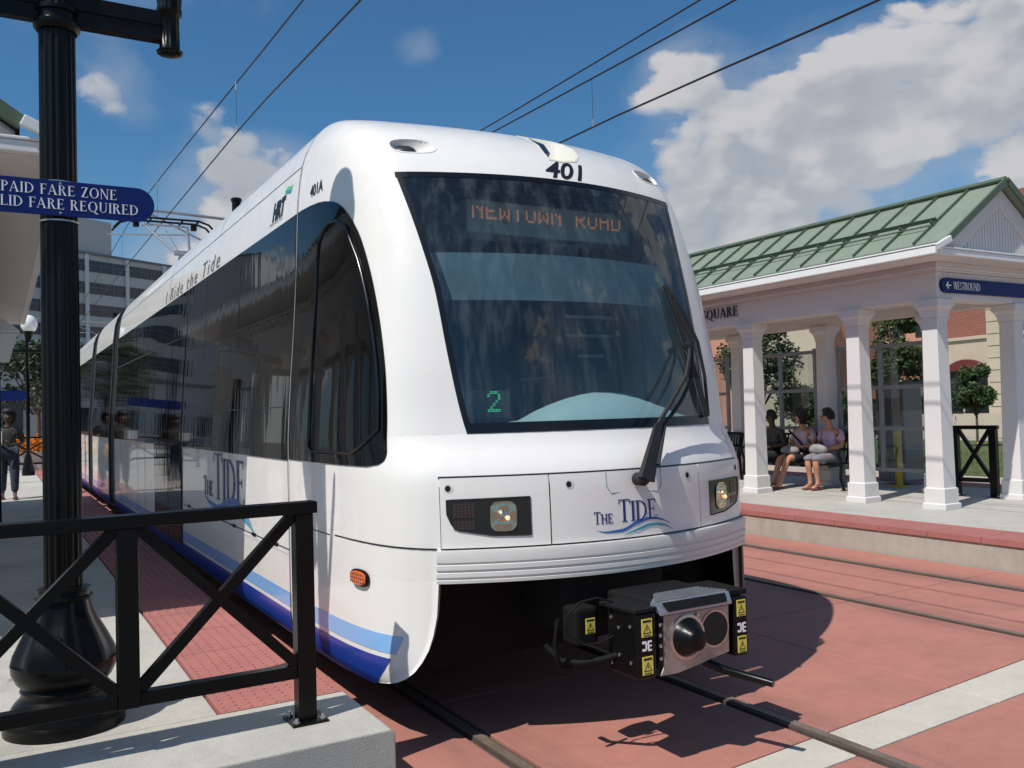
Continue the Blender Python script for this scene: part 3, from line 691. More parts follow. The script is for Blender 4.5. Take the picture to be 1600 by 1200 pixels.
# side windows (dark glazing band)
uwin = pchip([(1.462, 0.950), (1.475, 0.928), (1.50, 0.913), (1.56, 0.901), (1.73, 0.896), (1.94, 0.899), (2.18, 0.909), (2.44, 0.924), (2.69, 0.942), (2.79, 0.951), (2.91, 0.965), (2.99, 0.976), (3.04, 0.986), (3.07, 0.994), (3.085, 0.999)])
ZW0, ZW1 = 1.455, 3.085
for sg in (-1, 1):
    cw = MB(); zz = [1.462, 1.466, 1.475, 1.487, 1.50, 1.52, 1.54, 1.58, 1.62] + lin(1.7, 2.9, 22) + [2.93, 2.96, 2.99, 3.01, 3.03, 3.05, 3.065, 3.078, 3.085]
    rows = []
    for z in zz: rows.append([SO(sg*(uwin(z)+(0.9999-uwin(z))*(1-(1-j/27)**2.0)), z, 0.006) for j in range(28)])
    cw.grid(rows)
    cw.grid([[r[0] for r in rows], [SO(sg*uwin(z), z, -0.004) for z in zz]])
    cw.obj('cab_side_window', 'sideglass', tram, smooth=40)
    # opening pane frame inside the cab window
    fr = MB(); path = []
    ui = lambda z: uwin(min(max(z, 1.54), 2.96))
    def innerY(z): return S(ui(z)+0.012, z).y + 5.0 + 0.02
    pts = [(5.33, 1.60), (5.33, 1.55), (5.27, 1.525), (4.68, 1.53), (4.58, 1.57)]
    for z in lin(1.66, 2.62, 12): pts.append((S(ui(z)+0.014, z).y+5.0+0.012, z))
    pts += [(4.84, 2.74), (4.90, 2.83), (5.02, 2.89), (5.13, 2.895), (5.24, 2.87), (5.31, 2.80)]
    pts += [(5.33, z) for z in lin(2.7, 1.60, 8)]
    fr.tube([side_pt(y, z, 0.009, sg) for y, z in pts], 0.011, 6, cap=False)
    fr.obj('cab_window_frame', 'winframe', tram, smooth=60)
    g1 = MB(); side_strip(g1, 5.79, 9.62, ZW0, ZW1, 0.005, 2, 24, sg, 0.004); g1.obj('side_window', 'sideglass', tram, smooth=30)
    ub = MB(); side_strip(ub, 5.785, 15.94, ZW0, ZW1, 0.0035, 2, 24, sg); side_strip(ub, 9.66, 11.56, 0.43, ZW0, 0.0035, 2, 8, sg); ub.obj('glazing_backing', 'blackp', tram, smooth=30, recalc=False)
    def pane(Ya, Yb, za, zb, name='side_window', m_='sideglass', off=0.0055):
        q = MB(); side_strip(q, Ya, Yb, za, zb, off, 2, 20, sg, 0.004); return q.obj(name, m_, tram, smooth=30)
    pane(9.68, 15.93, 2.62, ZW1, 'door_header_panel')
    for k, (ya, yb) in enumerate(((9.70, 10.50), (10.53, 11.50), (13.65, 14.50), (14.53, 15.40))):
        if k < 2: pane(ya, yb, 0.44, 2.60, 'door', off=0.010)
    pane(11.53, 13.6, ZW0, 2.60); pane(13.63, 15.90, ZW0, 2.60)
    pane(11.53, 13.6, 0.60, ZW0-0.01, 'side_panel', 'white', 0.006)
    for a, b in mods[1:]:
        pane(a+0.05, b-0.05, ZW0, ZW1)
    for yy in (11.0, 14.2, 23.6): pass
    fl = MB(); fl.box(sg*1.24-0.02, sg*1.24+0.02, 4.9-0.2, 4.9+0.0, 2.9, 2.93)
# rounded white panel start by the door, dividers in the glazing
dv = MB()
for yy in (7.35, 8.7): side_strip(dv, yy, yy+0.012, 2.30, 3.07, 0.0075, 2, 12)
side_strip(dv, 5.79, 9.62, 2.44, 2.452, 0.0075, 2, 2); side_strip(dv, 5.79, 9.62, 1.80, 1.808, 0.0075, 2, 2)
for yy in (12.3, 13.0, 14.2, 14.9): side_strip(dv, yy, yy+0.02, 0.5, 2.6, 0.012, 2, 12)
dv.obj('glazing_bars', 'winframe', tram, recalc=False)
lmp = MB()
for yy in (9.9, 12.9): p = side_pt(yy, 2.86, 0.01); lmp.lathe([(0.05, 0), (0.045, 0.02), (0.02, 0.03)], (p.x, p.y, p.z), 12, axis='X')
lmp.obj('door_lamp', 'rubber', tram)
mk = MB(); p = side_pt(12.9, 2.76, 0.01)
# --- windscreen
ws = MB()
def wsrow(z, k0=0.0): return (-uws(z)+0.001, uws(z, 1)-0.001)
patch(ws, wsrow, lin(ZB+0.004, ZT-0.004, 30), 31, 0.001, 0.0)
o = ws.obj('windscreen', 'wsglass', tram, smooth=60, recalc=False)
gk = MB()
e = 0.022
for sg in (-1, 1):
    gk.grid([[SO(sg*uws(z, sg), z, 0.003), SO(sg*(uws(z, sg)-e), z, 0.003)] for z in zp])
gk.grid([[SO(u, ZB+0.0, 0.003), SO(u, ZB+0.055, 0.003)] for u in lin(-uws(ZB), uws(ZB), 33)])
gk.grid([[SO(u, ZT-0.0, 0.003), SO(u, ZT-0.035, 0.003)] for u in lin(-uws(ZT), uws(ZT, 1), 33)])
gk.obj('windscreen_gasket', 'winframe', tram, recalc=False)
# cab interior
ci = MB(); ci.box(-1.10, 1.10, 0.85, 0.9, 1.0, 3.25); ci.box(-0.9, 0.9, 0.0, 0.85, 3.16, 3.18); ci.box(-0.95, 0.95, -0.6, 0.85, 0.98, 1.02)
for sg in (-1, 1): ci.grid([[SO(sg*(uws(z, sg)+0.015+(0.965-uws(z, sg)-0.015)*k/9), z, -0.05) for k in range(10)] for z in lin(1.3, 3.1, 18)])
ci.obj('cab_lining', 'inner', tram)
db = MB()
rows = []
for k in range(17):
    x = lerp(-0.80, 0.86, k/16); c = 1.66 + 0.0*x; hump = 0.17*max(0, math.cos((x-0.22)/0.62*math.pi/2))**0.8 if abs(x-0.22) < 0.62 else 0
    yf = S(x/Wz(1.6)*1.0, 1.63).y + 0.05
    rows.append([Vector((x, yf, 1.58)), Vector((x, yf+0.02, 1.66)), Vector((x, yf+0.22, 1.67+hump*0.7)), Vector((x, yf+0.34, 1.67+hump)), Vector((x, yf+0.52, 1.62+hump*0.6)), Vector((x, yf+0.6, 1.3))])
db.grid(rows); db.obj('dashboard', 'dash', tram, smooth=60)
bd = MB()
bd.grid([[S(u*0.94, z) + Vector((0, 0.14, 0)) for u in lin(-uws(z), uws(z, 1)*0.97, 20)] for z in lin(2.36, 2.64, 5)])
bd.obj('reflection_band', 'reflband', tram, recalc=False, smooth=60)  # blue-grey band behind the glass, standing in for a windscreen reflection
sb = MB(); sb.box(-0.43, 0.84, -0.12, 0.10, 2.86, 3.07); sb.obj('destination_sign', 'ledboard', tram, bevel=0.01)
F57 = {'N': ('10001', '11001', '10101', '10011', '10001', '10001', '10001'), 'E': ('11111', '10000', '10000', '11110', '10000', '10000', '11111'), 'W': ('10001', '10001', '10001', '10101', '10101', '11011', '10001'),
       'T': ('11111', '00100', '00100', '00100', '00100', '00100', '00100'), 'O': ('01110', '10001', '10001', '10001', '10001', '10001', '01110'), 'R': ('11110', '10001', '10001', '11110', '10100', '10010', '10001'),
       'A': ('01110', '10001', '10001', '11111', '10001', '10001', '10001'), 'D': ('11110', '10001', '10001', '10001', '10001', '10001', '11110'), ' ': ('00000',)*7, '2': ('01110', '10001', '00001', '00010', '00100', '01000', '11111')}
def led(mb, txt, x, z, pit, y, rows=range(7), dbl=1):
    for ch in txt:
        for r in rows:
            for c in range(5):
                if F57[ch][r][c] == '1':
                    for a in range(dbl):
                        for b in range(dbl):
                            cx, cz = x+(c*dbl+a)*pit, z-(r*dbl+b)*pit; q = pit*0.27
                            mb.add([(cx-q, y, cz-q), (cx+q, y, cz-q), (cx+q, y, cz+q), (cx-q, y, cz+q)], [(0, 1, 2, 3)])
        x += 6*dbl*pit + pit*0.5
    return mb
led(MB(), 'NEWTOWN ROAD', -0.39, 3.055, 0.0078, -0.1235, rows=range(2, 7), dbl=2).obj('led_lettering', 'led', tram, recalc=False)['kind'] = 'stuff'
ln = MB(); ln.box(-0.80, -0.42, -0.58, -0.55, 1.70, 1.86); ln.obj('route_display', 'inner', tram)
led(MB(), '2', -0.565, 1.85, 0.0085, -0.583, dbl=2).obj('route_number_lights', 'ledg', tram, recalc=False)['kind'] = 'stuff'
seat = MB(); seat.box(0.0, 0.5, 0.2, 0.7, 1.2, 1.32); seat.box(0.0, 0.5, 0.62, 0.72, 1.3, 2.15); seat.obj('driver_seat', 'inner', tram, bevel=0.05)
pt = MB(); pt.box(0.46, 0.98, 0.27, 0.30, 1.5, 2.52)
pt.obj('cab_door', 'innerl', tram); pb = MB()
for z, a_, b_ in ((2.385, 0.52, 0.93), (2.25, 0.52, 0.93), (2.105, 0.62, 0.84)): pb.box(a_, b_, 0.235, 0.265, z, z+0.022)
pb.obj('cab_door_bars', 'dash', tram)
mc = MB(); mc.tube([(-0.37, -0.62, 1.915), (-0.24, -0.60, 1.92), (-0.14, -0.62, 1.94), (-0.15, -0.62, 2.09)], 0.009, 6); mc.tube([(-0.24, -0.60, 1.92), (-0.20, -0.6, 1.78), (-0.16, -0.6, 1.70)], 0.007, 6); mc.tube([(-0.14, -0.62, 1.95), (0.02, -0.6, 1.87), (0.12, -0.6, 1.80)], 0.007, 6); mc.obj('reflection_tubes', 'dark', tram, smooth=50)  # thin dark tubes standing in for lines reflected in the windscreen
pn = MB(); pn.box(0.20, 0.42, -0.10, 0.1, 2.55, 2.84); pn.obj('overhead_console', 'innerl', tram, bevel=0.01)
# --- front panels
sp = MB(); patch(sp, lambda z: (-0.772, 0.772), lin(1.039, 1.413, 6), 41, 0.0015, 0.0); sp.obj('panel_gap', 'blackp', tram, recalc=False)
for a, b, nm in ((-0.769, -0.382, 'headlight_panel'), (-0.376, 0.376, 'centre_panel'), (0.382, 0.769, 'headlight_panel')):
    q = MB(); patch(q, lambda z: (a, b), lin(1.050, 1.402, 9), 22, 0.012, 0.012); q.obj(nm, 'white', tram, smooth=40)
wp = MB()   # wiper access cover outline
ww = 0.125; cx_, = (-0.012,)
for pth in ([(-0.19, 1.40), (-0.19, 1.33), (-0.165, 1.292), (0.145, 1.285), (0.175, 1.31), (0.178, 1.40)],):
    wp.tube([SO(x/1.325, z, 0.0125) for x, z in pth], 0.0035, 5)
wp.obj('cover_seam', 'ledboard', tram)
for x, z in ((-0.98, 1.352), (-0.397, 1.350), (0.397, 1.350), (0.975, 1.352)):
    c = SO(x/1.325, z, 0.0125); nrm = Sn(x/1.325, z); q = nrm.to_track_quat('Z', 'Y').to_matrix()
    sc = MB(); 
    for i, (r0, dz, mm) in enumerate(((0.024, 0.001, 0),)):
        sc.add([c + q @ Vector((r0*math.cos(t), r0*math.sin(t), dz)) for t in [k*math.pi/8 for k in range(16)]], [tuple(range(16))])
    so = sc.obj('socket_rim', 'white2', tram, recalc=False)
    s2 = MB(); s2.add([c + q @ Vector((-0.004+0.015*math.cos(t), 0.016*math.sin(t), 0.002)) for t in [k*math.pi/8 for k in range(16)]], [tuple(range(16))]); s2.obj('socket_hole', 'dark', tram, recalc=False)
# headlights
for sg in (-1, 1):
    def zlo(u):
        w = abs(u)*1.325
        t = (w-0.604)/(1.000-0.604); base = 1.103 + 0.012*t + 0.035*max(0, t-0.45)/0.55
        return (base + 0.10*max(0, (t-0.86)/0.14)**2, 1.298 - 0.004*t)
    us = [sg*w/1.325 for w in lin(0.604, 0.992, 24)]
    f_ = MB(); upatch(f_, us, zlo, 6, 0.0135, 0.002); hl = f_.obj('headlight', 'lensdark', tram, smooth=40)
    rm = MB(); loop = [SO(u, zlo(u)[1], 0.015) for u in us] + [SO(u, zlo(u)[0], 0.015) for u in reversed(us)]
    rm.tube(loop+[loop[0]], 0.0035, 5, cap=False); rm.obj('headlight_rim', 'rubber', hl)
    c = SO(sg*0.735/1.325, 1.205, 0.016); q = Sn(sg*0.735/1.325, 1.205).to_track_quat('Z', 'Y').to_matrix()
    rf = MB(); b0 = len(rf.v); seg = 20
    prof = [(0.078, 0.001), (0.076, 0.004), (0.06, 0.003), (0.045, 0.0065), (0.030, 0.003), (0.016, 0.009)]
    for r, z in prof:
        for k in range(seg):
            t = 2*math.pi*k/seg; den = (abs(math.cos(t))**4+abs(math.sin(t))**4)**0.25; rf.v.append(tuple(c + q @ Vector((r*math.cos(t)/den*0.9, r*math.sin(t)/den, z + 0.0018*math.sin(5*t)))))
    for i in range(len(prof)-1):
        for k in range(seg): rf.f.append((i*seg+k, i*seg+(k+1) % seg, (i+1)*seg+(k+1) % seg, (i+1)*seg+k))
    rf.f.append(tuple(range((len(prof)-1)*seg, len(prof)*seg)))
    rf.obj('reflector', 'chrome', hl, smooth=30)
    bu = MB(); 
    for dx, dz, r in ((0.02, -0.01, 0.012), (-0.015, 0.02, 0.007)): bu.lathe([(0.001, -r), (r*0.7, -r*0.7), (r, 0), (r*0.7, r*0.7), (0.001, r)], c + q @ Vector((dx, dz, 0.016)), 10)
    bu.obj('bulb', 'bulb', hl, smooth=60)
    tl = MB()
    for i in range(6):
        for k in range(9):
            u = sg*(0.875+0.0165*i)/1.325; z = 1.150+0.0150*k
            if abs(k-3) < 1 : continue
            a = 0.0065; tl.grid([[SO(u-a/1.325, z-a, 0.017), SO(u+a/1.325, z-a, 0.017)], [SO(u-a/1.325, z+a, 0.017), SO(u+a/1.325, z+a, 0.017)]])
    tl.obj('tail_light_grid', 'redlens', hl, recalc=False)
# bumper with three ribs
bp = MB(); prof = [(-0.01, 1.041), (0.038, 1.040), (0.042, 1.022), (0.042, 0.985), (0.036, 0.982), (0.036, 0.974), (0.043, 0.970), (0.044, 0.948), (0.036, 0.943), (0.036, 0.935), (0.043, 0.931), (0.044, 0.910), (0.037, 0.905), (0.036, 0.897), (0.042, 0.893), (0.040, 0.876), (-0.02, 0.876)]
us = lin(-0.782, 0.782, 45)
bp.grid([[SO(u, z, o_) for o_, z in prof] for u in us])
for u in (us[0], us[-1]): bp.add([SO(u, z, o_) for o_, z in prof], [tuple(range(len(prof)))])
bp.obj('bumper', 'white2', tram, smooth=35)
be = MB(); patch(be, lambda z: (0.770, 0.80), lin(0.60, 1.044, 8), 4, 0.022, 0.022); be.obj('bumper_end_cap', 'blackp', tram)
# orange side marker
def pill(w, h, z0, z1, k=0.9):
    p0 = [(x, y) for x, y in superell(0, 0, w, h, 24)]; mb = MB(); mb.grid([[Vector((x*q, y*q, z)) for x, y in p0+[p0[0]]] for q, z in ((1, z0), (1, lerp(z0, z1, 0.7)), (k, z1))]); mb.add([(x*k, y*k, z1) for x, y in p0], [tuple(range(24))]); return mb
def place_on_side(mb, name, m_, Y, z, parent=tram, smooth=40):
    u = -uY(Y, z); c = SO(u, z, 0.003); n = Sn(u, z)
    a = Vector((n.y, -n.x, 0)).normalized(); b = n.cross(a); R_ = Matrix((a, b, n)).transposed()
    mb.v = [tuple(c + R_ @ Vector(v)) for v in mb.v]; return mb.obj(name, m_, parent, smooth=smooth)
om = place_on_side(pill(0.098, 0.046, 0, 0.014), 'side_marker', 'blackpaint', 4.60, 0.862)
place_on_side(pill(0.084, 0.037, 0.010, 0.024), 'amber_lens', 'amber', 4.60, 0.862, om)
ml = MB()
for i in range(7):
    for j in range(3): ml.box(-0.066+0.022*i-0.004, -0.066+0.022*i+0.004, -0.02+0.02*j-0.004, -0.02+0.02*j+0.004, 0.0235, 0.0255)
place_on_side(ml, 'lens_diodes', 'redlens', 4.60, 0.862, om)
# roof brow lamps: recessed pods
def recess(pts, c_in, sc, depth, nm, m_, flange=0.014):
    cx = sum(p[0] for p in pts)/len(pts); cz = sum(p[1] for p in pts)/len(pts)
    def rg(k, off, c0=(cx, cz)): return [SO((c0[0]+(p[0]-cx)*k)/Wz(c0[1]+(p[1]-cz)*k), c0[1]+(p[1]-cz)*k, off) for p in pts]
    big = 1 + flange/max(abs(pts[0][0]-cx), 0.05)
    rings = [rg(big, 0.0005), rg(big-0.01, 0.003), rg(0.99, 0.003), rg(0.96, -0.006), rg(lerp(1, sc, 0.5), -depth*0.7, (lerp(cx, c_in[0], 0.4), lerp(cz, c_in[1], 0.4))), rg(sc, -depth, c_in)]
    mb = MB(); mb.grid([r+[r[0]] for r in rings]); n = len(pts); mb.add(rings[-1], [tuple(range(n))])
    return mb.obj(nm, m_, tram, smooth=50)
for sg, PP in ((-1, PODL), (1, PODR)):
    pz = recess(PP, (sg*(0.862+0.02), 3.292), 0.62, 0.055, 'brow_light_housing', 'white')
    lc = (sg*0.905, 3.288); l = MB(); pts = superell(lc[0], lc[1], 0.060, 0.030, 20)
    l.grid([[SO(lerp(lc[0], x, k)/Wz(z), lerp(lc[1], z, k), o_) for x, z in pts+[pts[0]]] for k, o_ in ((0.02, -0.008), (0.75, -0.011), (1.0, -0.022), (1.15, -0.05))]); l.obj('lamp_lens', 'redlens', pz, smooth=50)
    d = MB()
    for i in range(10):
        for j in range(4):
            x, z = lc[0]-0.046+0.0102*i, lc[1]-0.017+0.0113*j; r = 0.0026; d.add([SO((x-r)/Wz(z), z-r, -0.006), SO((x+r)/Wz(z), z-r, -0.006), SO((x+r)/Wz(z), z+r, -0.006), SO((x-r)/Wz(z), z+r, -0.006)], [(0, 1, 2, 3)])
    d.obj('lamp_diodes', 'chrome', pz, recalc=False)
so_ = recess(SCOOP, (0.13, 3.42), 0.55, 0.095, 'roof_scoop', 'cream', 0.012)
hn = MB(); q_ = [(0.028, 3.535), (0.118, 3.542), (0.075, 3.44), (0.022, 3.335), (-0.020, 3.325), (-0.008, 3.40), (0.010, 3.48)]
hn.add([SO(x/Wz(z), z, -0.004) for x, z in q_] + [SO(x/Wz(z), z, -0.05) for x, z in q_], [tuple(range(7)), tuple(range(7, 14))] + [(i, (i+1) % 7, 7+(i+1) % 7, 7+i) for i in range(7)]); hn.obj('horn_opening', 'lensdark', so_)
# wiper
wi = thing  # (wiper is part of the tram)
def sp3(x, z, off): return SO(x/Wz(z), z, off)
pv = sp3(0.0, 1.355, 0.03)
wb = MB(); wb.lathe([(0.035, -0.01), (0.038, 0.05), (0.03, 0.065), (0.012, 0.072)], (0, 0, 0), 16)
q = Sn(0.0, 1.35).to_track_quat('Z', 'Y').to_matrix(); wb.v = [tuple(pv + q @ Vector(v)) for v in wb.v]; wpr = wb.obj('wiper', 'rubber', tram, smooth=40)
ar = MB()
A0 = sp3(0.0, 1.355, 0.085)
ar.add([A0+Vector((-0.045, 0, 0.015)), A0+Vector((0.045, 0, -0.02)), sp3(0.205, 1.585, 0.11), sp3(0.165, 1.60, 0.11), A0+Vector((-0.04, -0.03, 0.015)), A0+Vector((0.045, -0.03, -0.02)), sp3(0.205, 1.585, 0.135), sp3(0.165, 1.60, 0.135)], [(0, 1, 2, 3), (4, 5, 6, 7), (0, 1, 5, 4), (1, 2, 6, 5), (2, 3, 7, 6), (3, 0, 4, 7)])
ar.tube([sp3(0.18, 1.58, 0.12), sp3(0.34, 1.78, 0.12), sp3(0.47, 1.90, 0.11), sp3(0.56, 2.02, 0.09), sp3(0.63, 2.10, 0.06)], 0.013, 7)
ar.tube([sp3(0.09, 1.40, 0.10), sp3(0.24, 1.58, 0.11), sp3(0.42, 1.76, 0.10), sp3(0.56, 1.90, 0.09), sp3(0.65, 2.09, 0.06)], 0.012, 7)
ar.tube([sp3(0.67, 2.12, 0.05), sp3(0.58, 2.08, 0.06)], 0.022, 7)
ar.obj('wiper_arm', 'rubber', wpr, smooth=50)
wbld = MB(); B0, B1 = (0.548, 2.47), (0.79, 1.67)
bl = lambda t, o_: sp3(lerp(B0[0], B1[0], t), lerp(B0[1], B1[1], t), o_)
wbld.tube([bl(t, 0.022) for t in lin(0, 1, 9)], 0.016, 6)
wbld.tube([bl(0.02, 0.03), bl(0.2, 0.06)+Vector((0.02, 0, 0)), bl(0.45, 0.075)+Vector((0.03, 0, 0)), bl(0.7, 0.06)+Vector((0.02, 0, 0)), bl(0.99, 0.03)], 0.011, 6)
wbld.tube([bl(0.12, 0.03), bl(0.30, 0.055), bl(0.45, 0.065)], 0.017, 6)
wbld.obj('wiper_blade', 'rubber', wpr, smooth=50)
wb2 = MB(); wb2.tube([sp3(0.43, 2.13, 0.03), sp3(0.40, 2.08, 0.05), sp3(0.30, 1.86, 0.05), sp3(0.24, 1.72, 0.03)], 0.009, 6); wb2.tube([sp3(0.43, 2.13, 0.03), sp3(0.38, 1.95, 0.03), sp3(0.29, 1.74, 0.03)], 0.009, 6)
# front lettering
def front(x, z, lift): return SO(x/1.325, z, 0.0135+lift)
def sans_f(x0, z0): return lambda x, y, l: SO((x0+x)/Wz(z0+y), z0+y, 0.003)
def sans_fit(txt, width, height, fn, bold=0.0, shear=0.0, spacing=1.0):
    mb, w = sans_mesh(txt, 1.0, lambda x, y, l: (x, y, 0), bold=bold, spacing=spacing)
    bm = bmesh.new(); me = bpy.data.meshes.new('t'); me.from_pydata(mb.v, [], mb.f); bm.from_mesh(me); xs_, ys_2 = [v[0] for v in mb.v], [v[1] for v in mb.v]
    for k in range(1, 26): bmesh.ops.bisect_plane(bm, geom=bm.verts[:]+bm.edges[:]+bm.faces[:], plane_co=(lerp(min(xs_), max(xs_), k/26), 0, 0), plane_no=(1, 0, 0))
    for k in range(1, 10): bmesh.ops.bisect_plane(bm, geom=bm.verts[:]+bm.edges[:]+bm.faces[:], plane_co=(0, lerp(min(ys_2), max(ys_2), k/10), 0), plane_no=(0, 1, 0))
    bm.verts.index_update(); mb = MB(); mb.add([tuple(v.co) for v in bm.verts], [tuple(v.index for v in f.verts) for f in bm.faces]); bm.free(); bpy.data.meshes.remove(me)
    h = max(v[1] for v in mb.v); x0 = min(v[0] for v in mb.v); w = max(v[0] for v in mb.v)-x0
    mb.v = [tuple(fn((v[0]-x0)/w*width + shear*v[1]/h*height, v[1]/h*height, 0.0)) for v in mb.v]; return mb
sans_fit('401', 0.262, 0.128, lambda x, y, l: SO((-0.142+x)/Wz(3.126+y), 3.126+y, 0.003), bold=0.022, shear=0.60).obj('fleet_number', 'blackp', tram, recalc=False)
mb, w = serif_text('TIDE', 0.118, lambda x, y, l: front(-0.125+x, 1.135+y, l), small=((1, 2, 3), 0.90), wx=0.93); mb.obj('lettering', 'navy', tram, recalc=False)
mb, w = serif_text('THE', 0.062, lambda x, y, l: front(-0.272+x, 1.135+y, l), small=((1, 2), 0.80), wx=0.92); mb.obj('lettering', 'navy', tram, recalc=False)
def swoosh(mp, pts, wd, nm, m_, sub=14):
    mb = MB(); rows = []
    f = pchip(pts); x0, x1 = pts[0][0], pts[-1][0]
    for k in range(sub*2+1):
        t = k/(sub*2); x = lerp(x0, x1, t); z = f(x); h = wd*(math.sin(math.pi*t)**0.8)+0.0006; rows.append([mp(x, z-h/2, 0.0004), mp(x, z+h/2, 0.0004)])
    return mb.grid(rows).obj(nm, m_, tram, recalc=False)
swoosh(front, [(-0.26, 1.102), (-0.20, 1.088), (-0.11, 1.090), (0.0, 1.126), (0.09, 1.140), (0.17, 1.125), (0.235, 1.098)], 0.017, 'logo_wave', 'wave')
swoosh(lambda x, z, l: front(x, z, l+0.0006), [(-0.10, 1.062), (0.0, 1.088), (0.09, 1.106), (0.17, 1.098), (0.25, 1.068)], 0.015, 'logo_wave', 'teal')
# side lettering (text runs from back to front as read from the left platform)
def side_txt(Ystart, z0, off=0.0045): return lambda x, y, l: side_pt(Ystart-x, z0+y, off+l)
mb, w = sans_mesh('401A', 0.105, side_txt(5.52, 3.135, 0.0035), bold=0.002); mb.obj('fleet_number', 'blackp', tram, recalc=False)
mb, w = sans_mesh('HRT', 0.17, side_txt(6.42, 3.16, 0.0035), bold=0.010, shear=0.25, wx=0.9); mb.obj('lettering', 'blackp', tram, recalc=False)
mb, w = sans_mesh('Hampton Roads Transit', 0.034, side_txt(6.48, 3.128, 0.0035)); mb.obj('lettering', 'blackp', tram, recalc=False)
swoosh(lambda x, z, l: side_pt(6.14-x, z, 0.004), [(0.0, 3.31), (0.07, 3.325), (0.14, 3.31), (0.20, 3.33)], 0.028, 'logo_wave', 'green')
swoosh(lambda x, z, l: side_pt(6.14-x, z, 0.0045), [(0.0, 3.285), (0.07, 3.30), (0.14, 3.285), (0.20, 3.30)], 0.018, 'logo_wave', 'teal')
sans_fit('I Ride the Tide', 2.95, 0.145, side_txt(11.15, 3.105, 0.0035), shear=0.35, spacing=1.35).obj('lettering', 'greyp', tram, recalc=False)
wxt = 1.13/serif_width('TIDE', 0.40, small=((1, 2, 3), 0.90)); mb, w = serif_text('TIDE', 0.40, side_txt(8.10, 1.04, 0.0035), small=((1, 2, 3), 0.90), wx=wxt); mb.obj('lettering', 'navy', tram, recalc=False)
wxt = 0.42/serif_width('THE', 0.17, small=((1, 2), 0.80)); mb, w = serif_text('THE', 0.17, side_txt(8.56, 1.05, 0.0035), small=((1, 2), 0.80), wx=wxt); mb.obj('lettering', 'navy', tram, recalc=False)
swoosh(lambda x, z, l: side_pt(8.55-x, z, 0.005), [(0.0, 1.07), (0.25, 0.99), (0.6, 0.965), (1.0, 1.05), (1.3, 1.065), (1.6, 0.99), (1.8, 0.93)], 0.062, 'logo_wave', 'wave')
swoosh(lambda x, z, l: side_pt(8.55-x, z, 0.0055), [(0.75, 0.90), (1.1, 0.95), (1.4, 0.975), (1.7, 0.93), (1.95, 0.85)], 0.045, 'logo_wave', 'teal')
# door button by the white panel, roof trims
# ---- coupler
cp = thing('coupler', 'black automatic coupler with steel face plate under the tram nose', 'coupler') if False else None
cpm = MB(); CX = 0.0; Yf = 3.37-5.0
cplr = MB().box(-0.24, 0.22, Yf+0.05, Yf+0.42, 0.46, 0.80).obj('coupler', 'under', tram, bevel=0.02)
fp = MB(); fp.poly([(-0.235, Yf, 0.452), (-0.12, Yf, 0.450), (0.21, Yf, 0.500), (0.215, Yf, 0.735), (-0.205, Yf, 0.735), (-0.205, Yf, 0.50)], (0, 0.05, 0)); fp.obj('face_plate', 'steeld', cplr, bevel=0.004)
cn = MB(); cn.lathe([(0.098, 0), (0.094, -0.010), (0.078, -0.028), (0.060, -0.062), (0.050, -0.085), (0.046, -0.088)], (-0.065, Yf-0.001, 0.615), 28, axis='Y'); cn.obj('coupling_cone', 'blackpaint', cplr, smooth=50)
cr = MB(); cr.lathe([(0.110, 0), (0.110, -0.006), (0.101, -0.008)], (-0.065, Yf-0.0005, 0.615), 28, axis='Y'); cr.obj('cone_ring', 'steel', cplr, smooth=50)
sk = MB(); sk.lathe([(0.093, -0.004), (0.080, -0.0042)], (0.115, Yf, 0.630), 28, axis='Y'); sk.obj('socket_ring', 'steel', cplr)
sk = MB(); sk.lathe([(0.083, -0.006), (0.082, -0.0065)], (0.115, Yf, 0.630), 28, axis='Y'); sk.obj('coupling_socket', 'dark', cplr)
cv = MB(); cv.add([(-0.23, Yf-0.012, 0.752), (0.225, Yf-0.012, 0.752), (0.235, Yf+0.02, 0.797), (0.13, Yf+0.15, 0.808), (-0.13, Yf+0.15, 0.808), (-0.26, Yf+0.03, 0.797),
                   (-0.23, Yf-0.012, 0.740), (0.225, Yf-0.012, 0.740), (0.235, Yf+0.02, 0.780), (0.13, Yf+0.17, 0.80), (-0.13, Yf+0.17, 0.80), (-0.26, Yf+0.03, 0.78)],
                  [(0, 1, 2, 5), (5, 2, 3, 4), (0, 6, 7, 1), (1, 7, 8, 2), (2, 8, 9, 3), (3, 9, 10, 4), (4, 10, 11, 5), (5, 11, 6, 0)]); cvo = cv.obj('top_cover', 'galv', cplr)
pa = MB(); pa.add([(-0.19, Yf-0.0125, 0.7555), (0.19, Yf-0.0125, 0.7555), (0.20, Yf+0.012, 0.793), (-0.205, Yf+0.016, 0.793)], [(0, 1, 2, 3)]); pa.v = [(x, y-0.004, z+0.002) for x, y, z in pa.v]; pa.obj('grip_strip', 'under', cvo, recalc=False)
rb = MB()
for i in range(7):
    t = (i+0.5)/7; y = lerp(Yf+0.03, Yf+0.148, t); z = lerp(0.798, 0.808, t); w_ = lerp(0.24, 0.135, t); rb.box(-w_, w_, y-0.004, y+0.004, z, z+0.005)
rb.obj('cover_ribs', 'galv', cvo)
bl_ = MB(); bl_.box(-0.375, -0.262, Yf-0.01, Yf+0.22, 0.455, 0.765); bxL = bl_.obj('electric_head_box', 'blackpaint', cplr, bevel=0.012)
bl_ = MB(); bl_.box(0.24, 0.335, Yf-0.01, Yf+0.20, 0.47, 0.765); bxR = bl_.obj('electric_head_box', 'blackpaint', cplr, bevel=0.01)
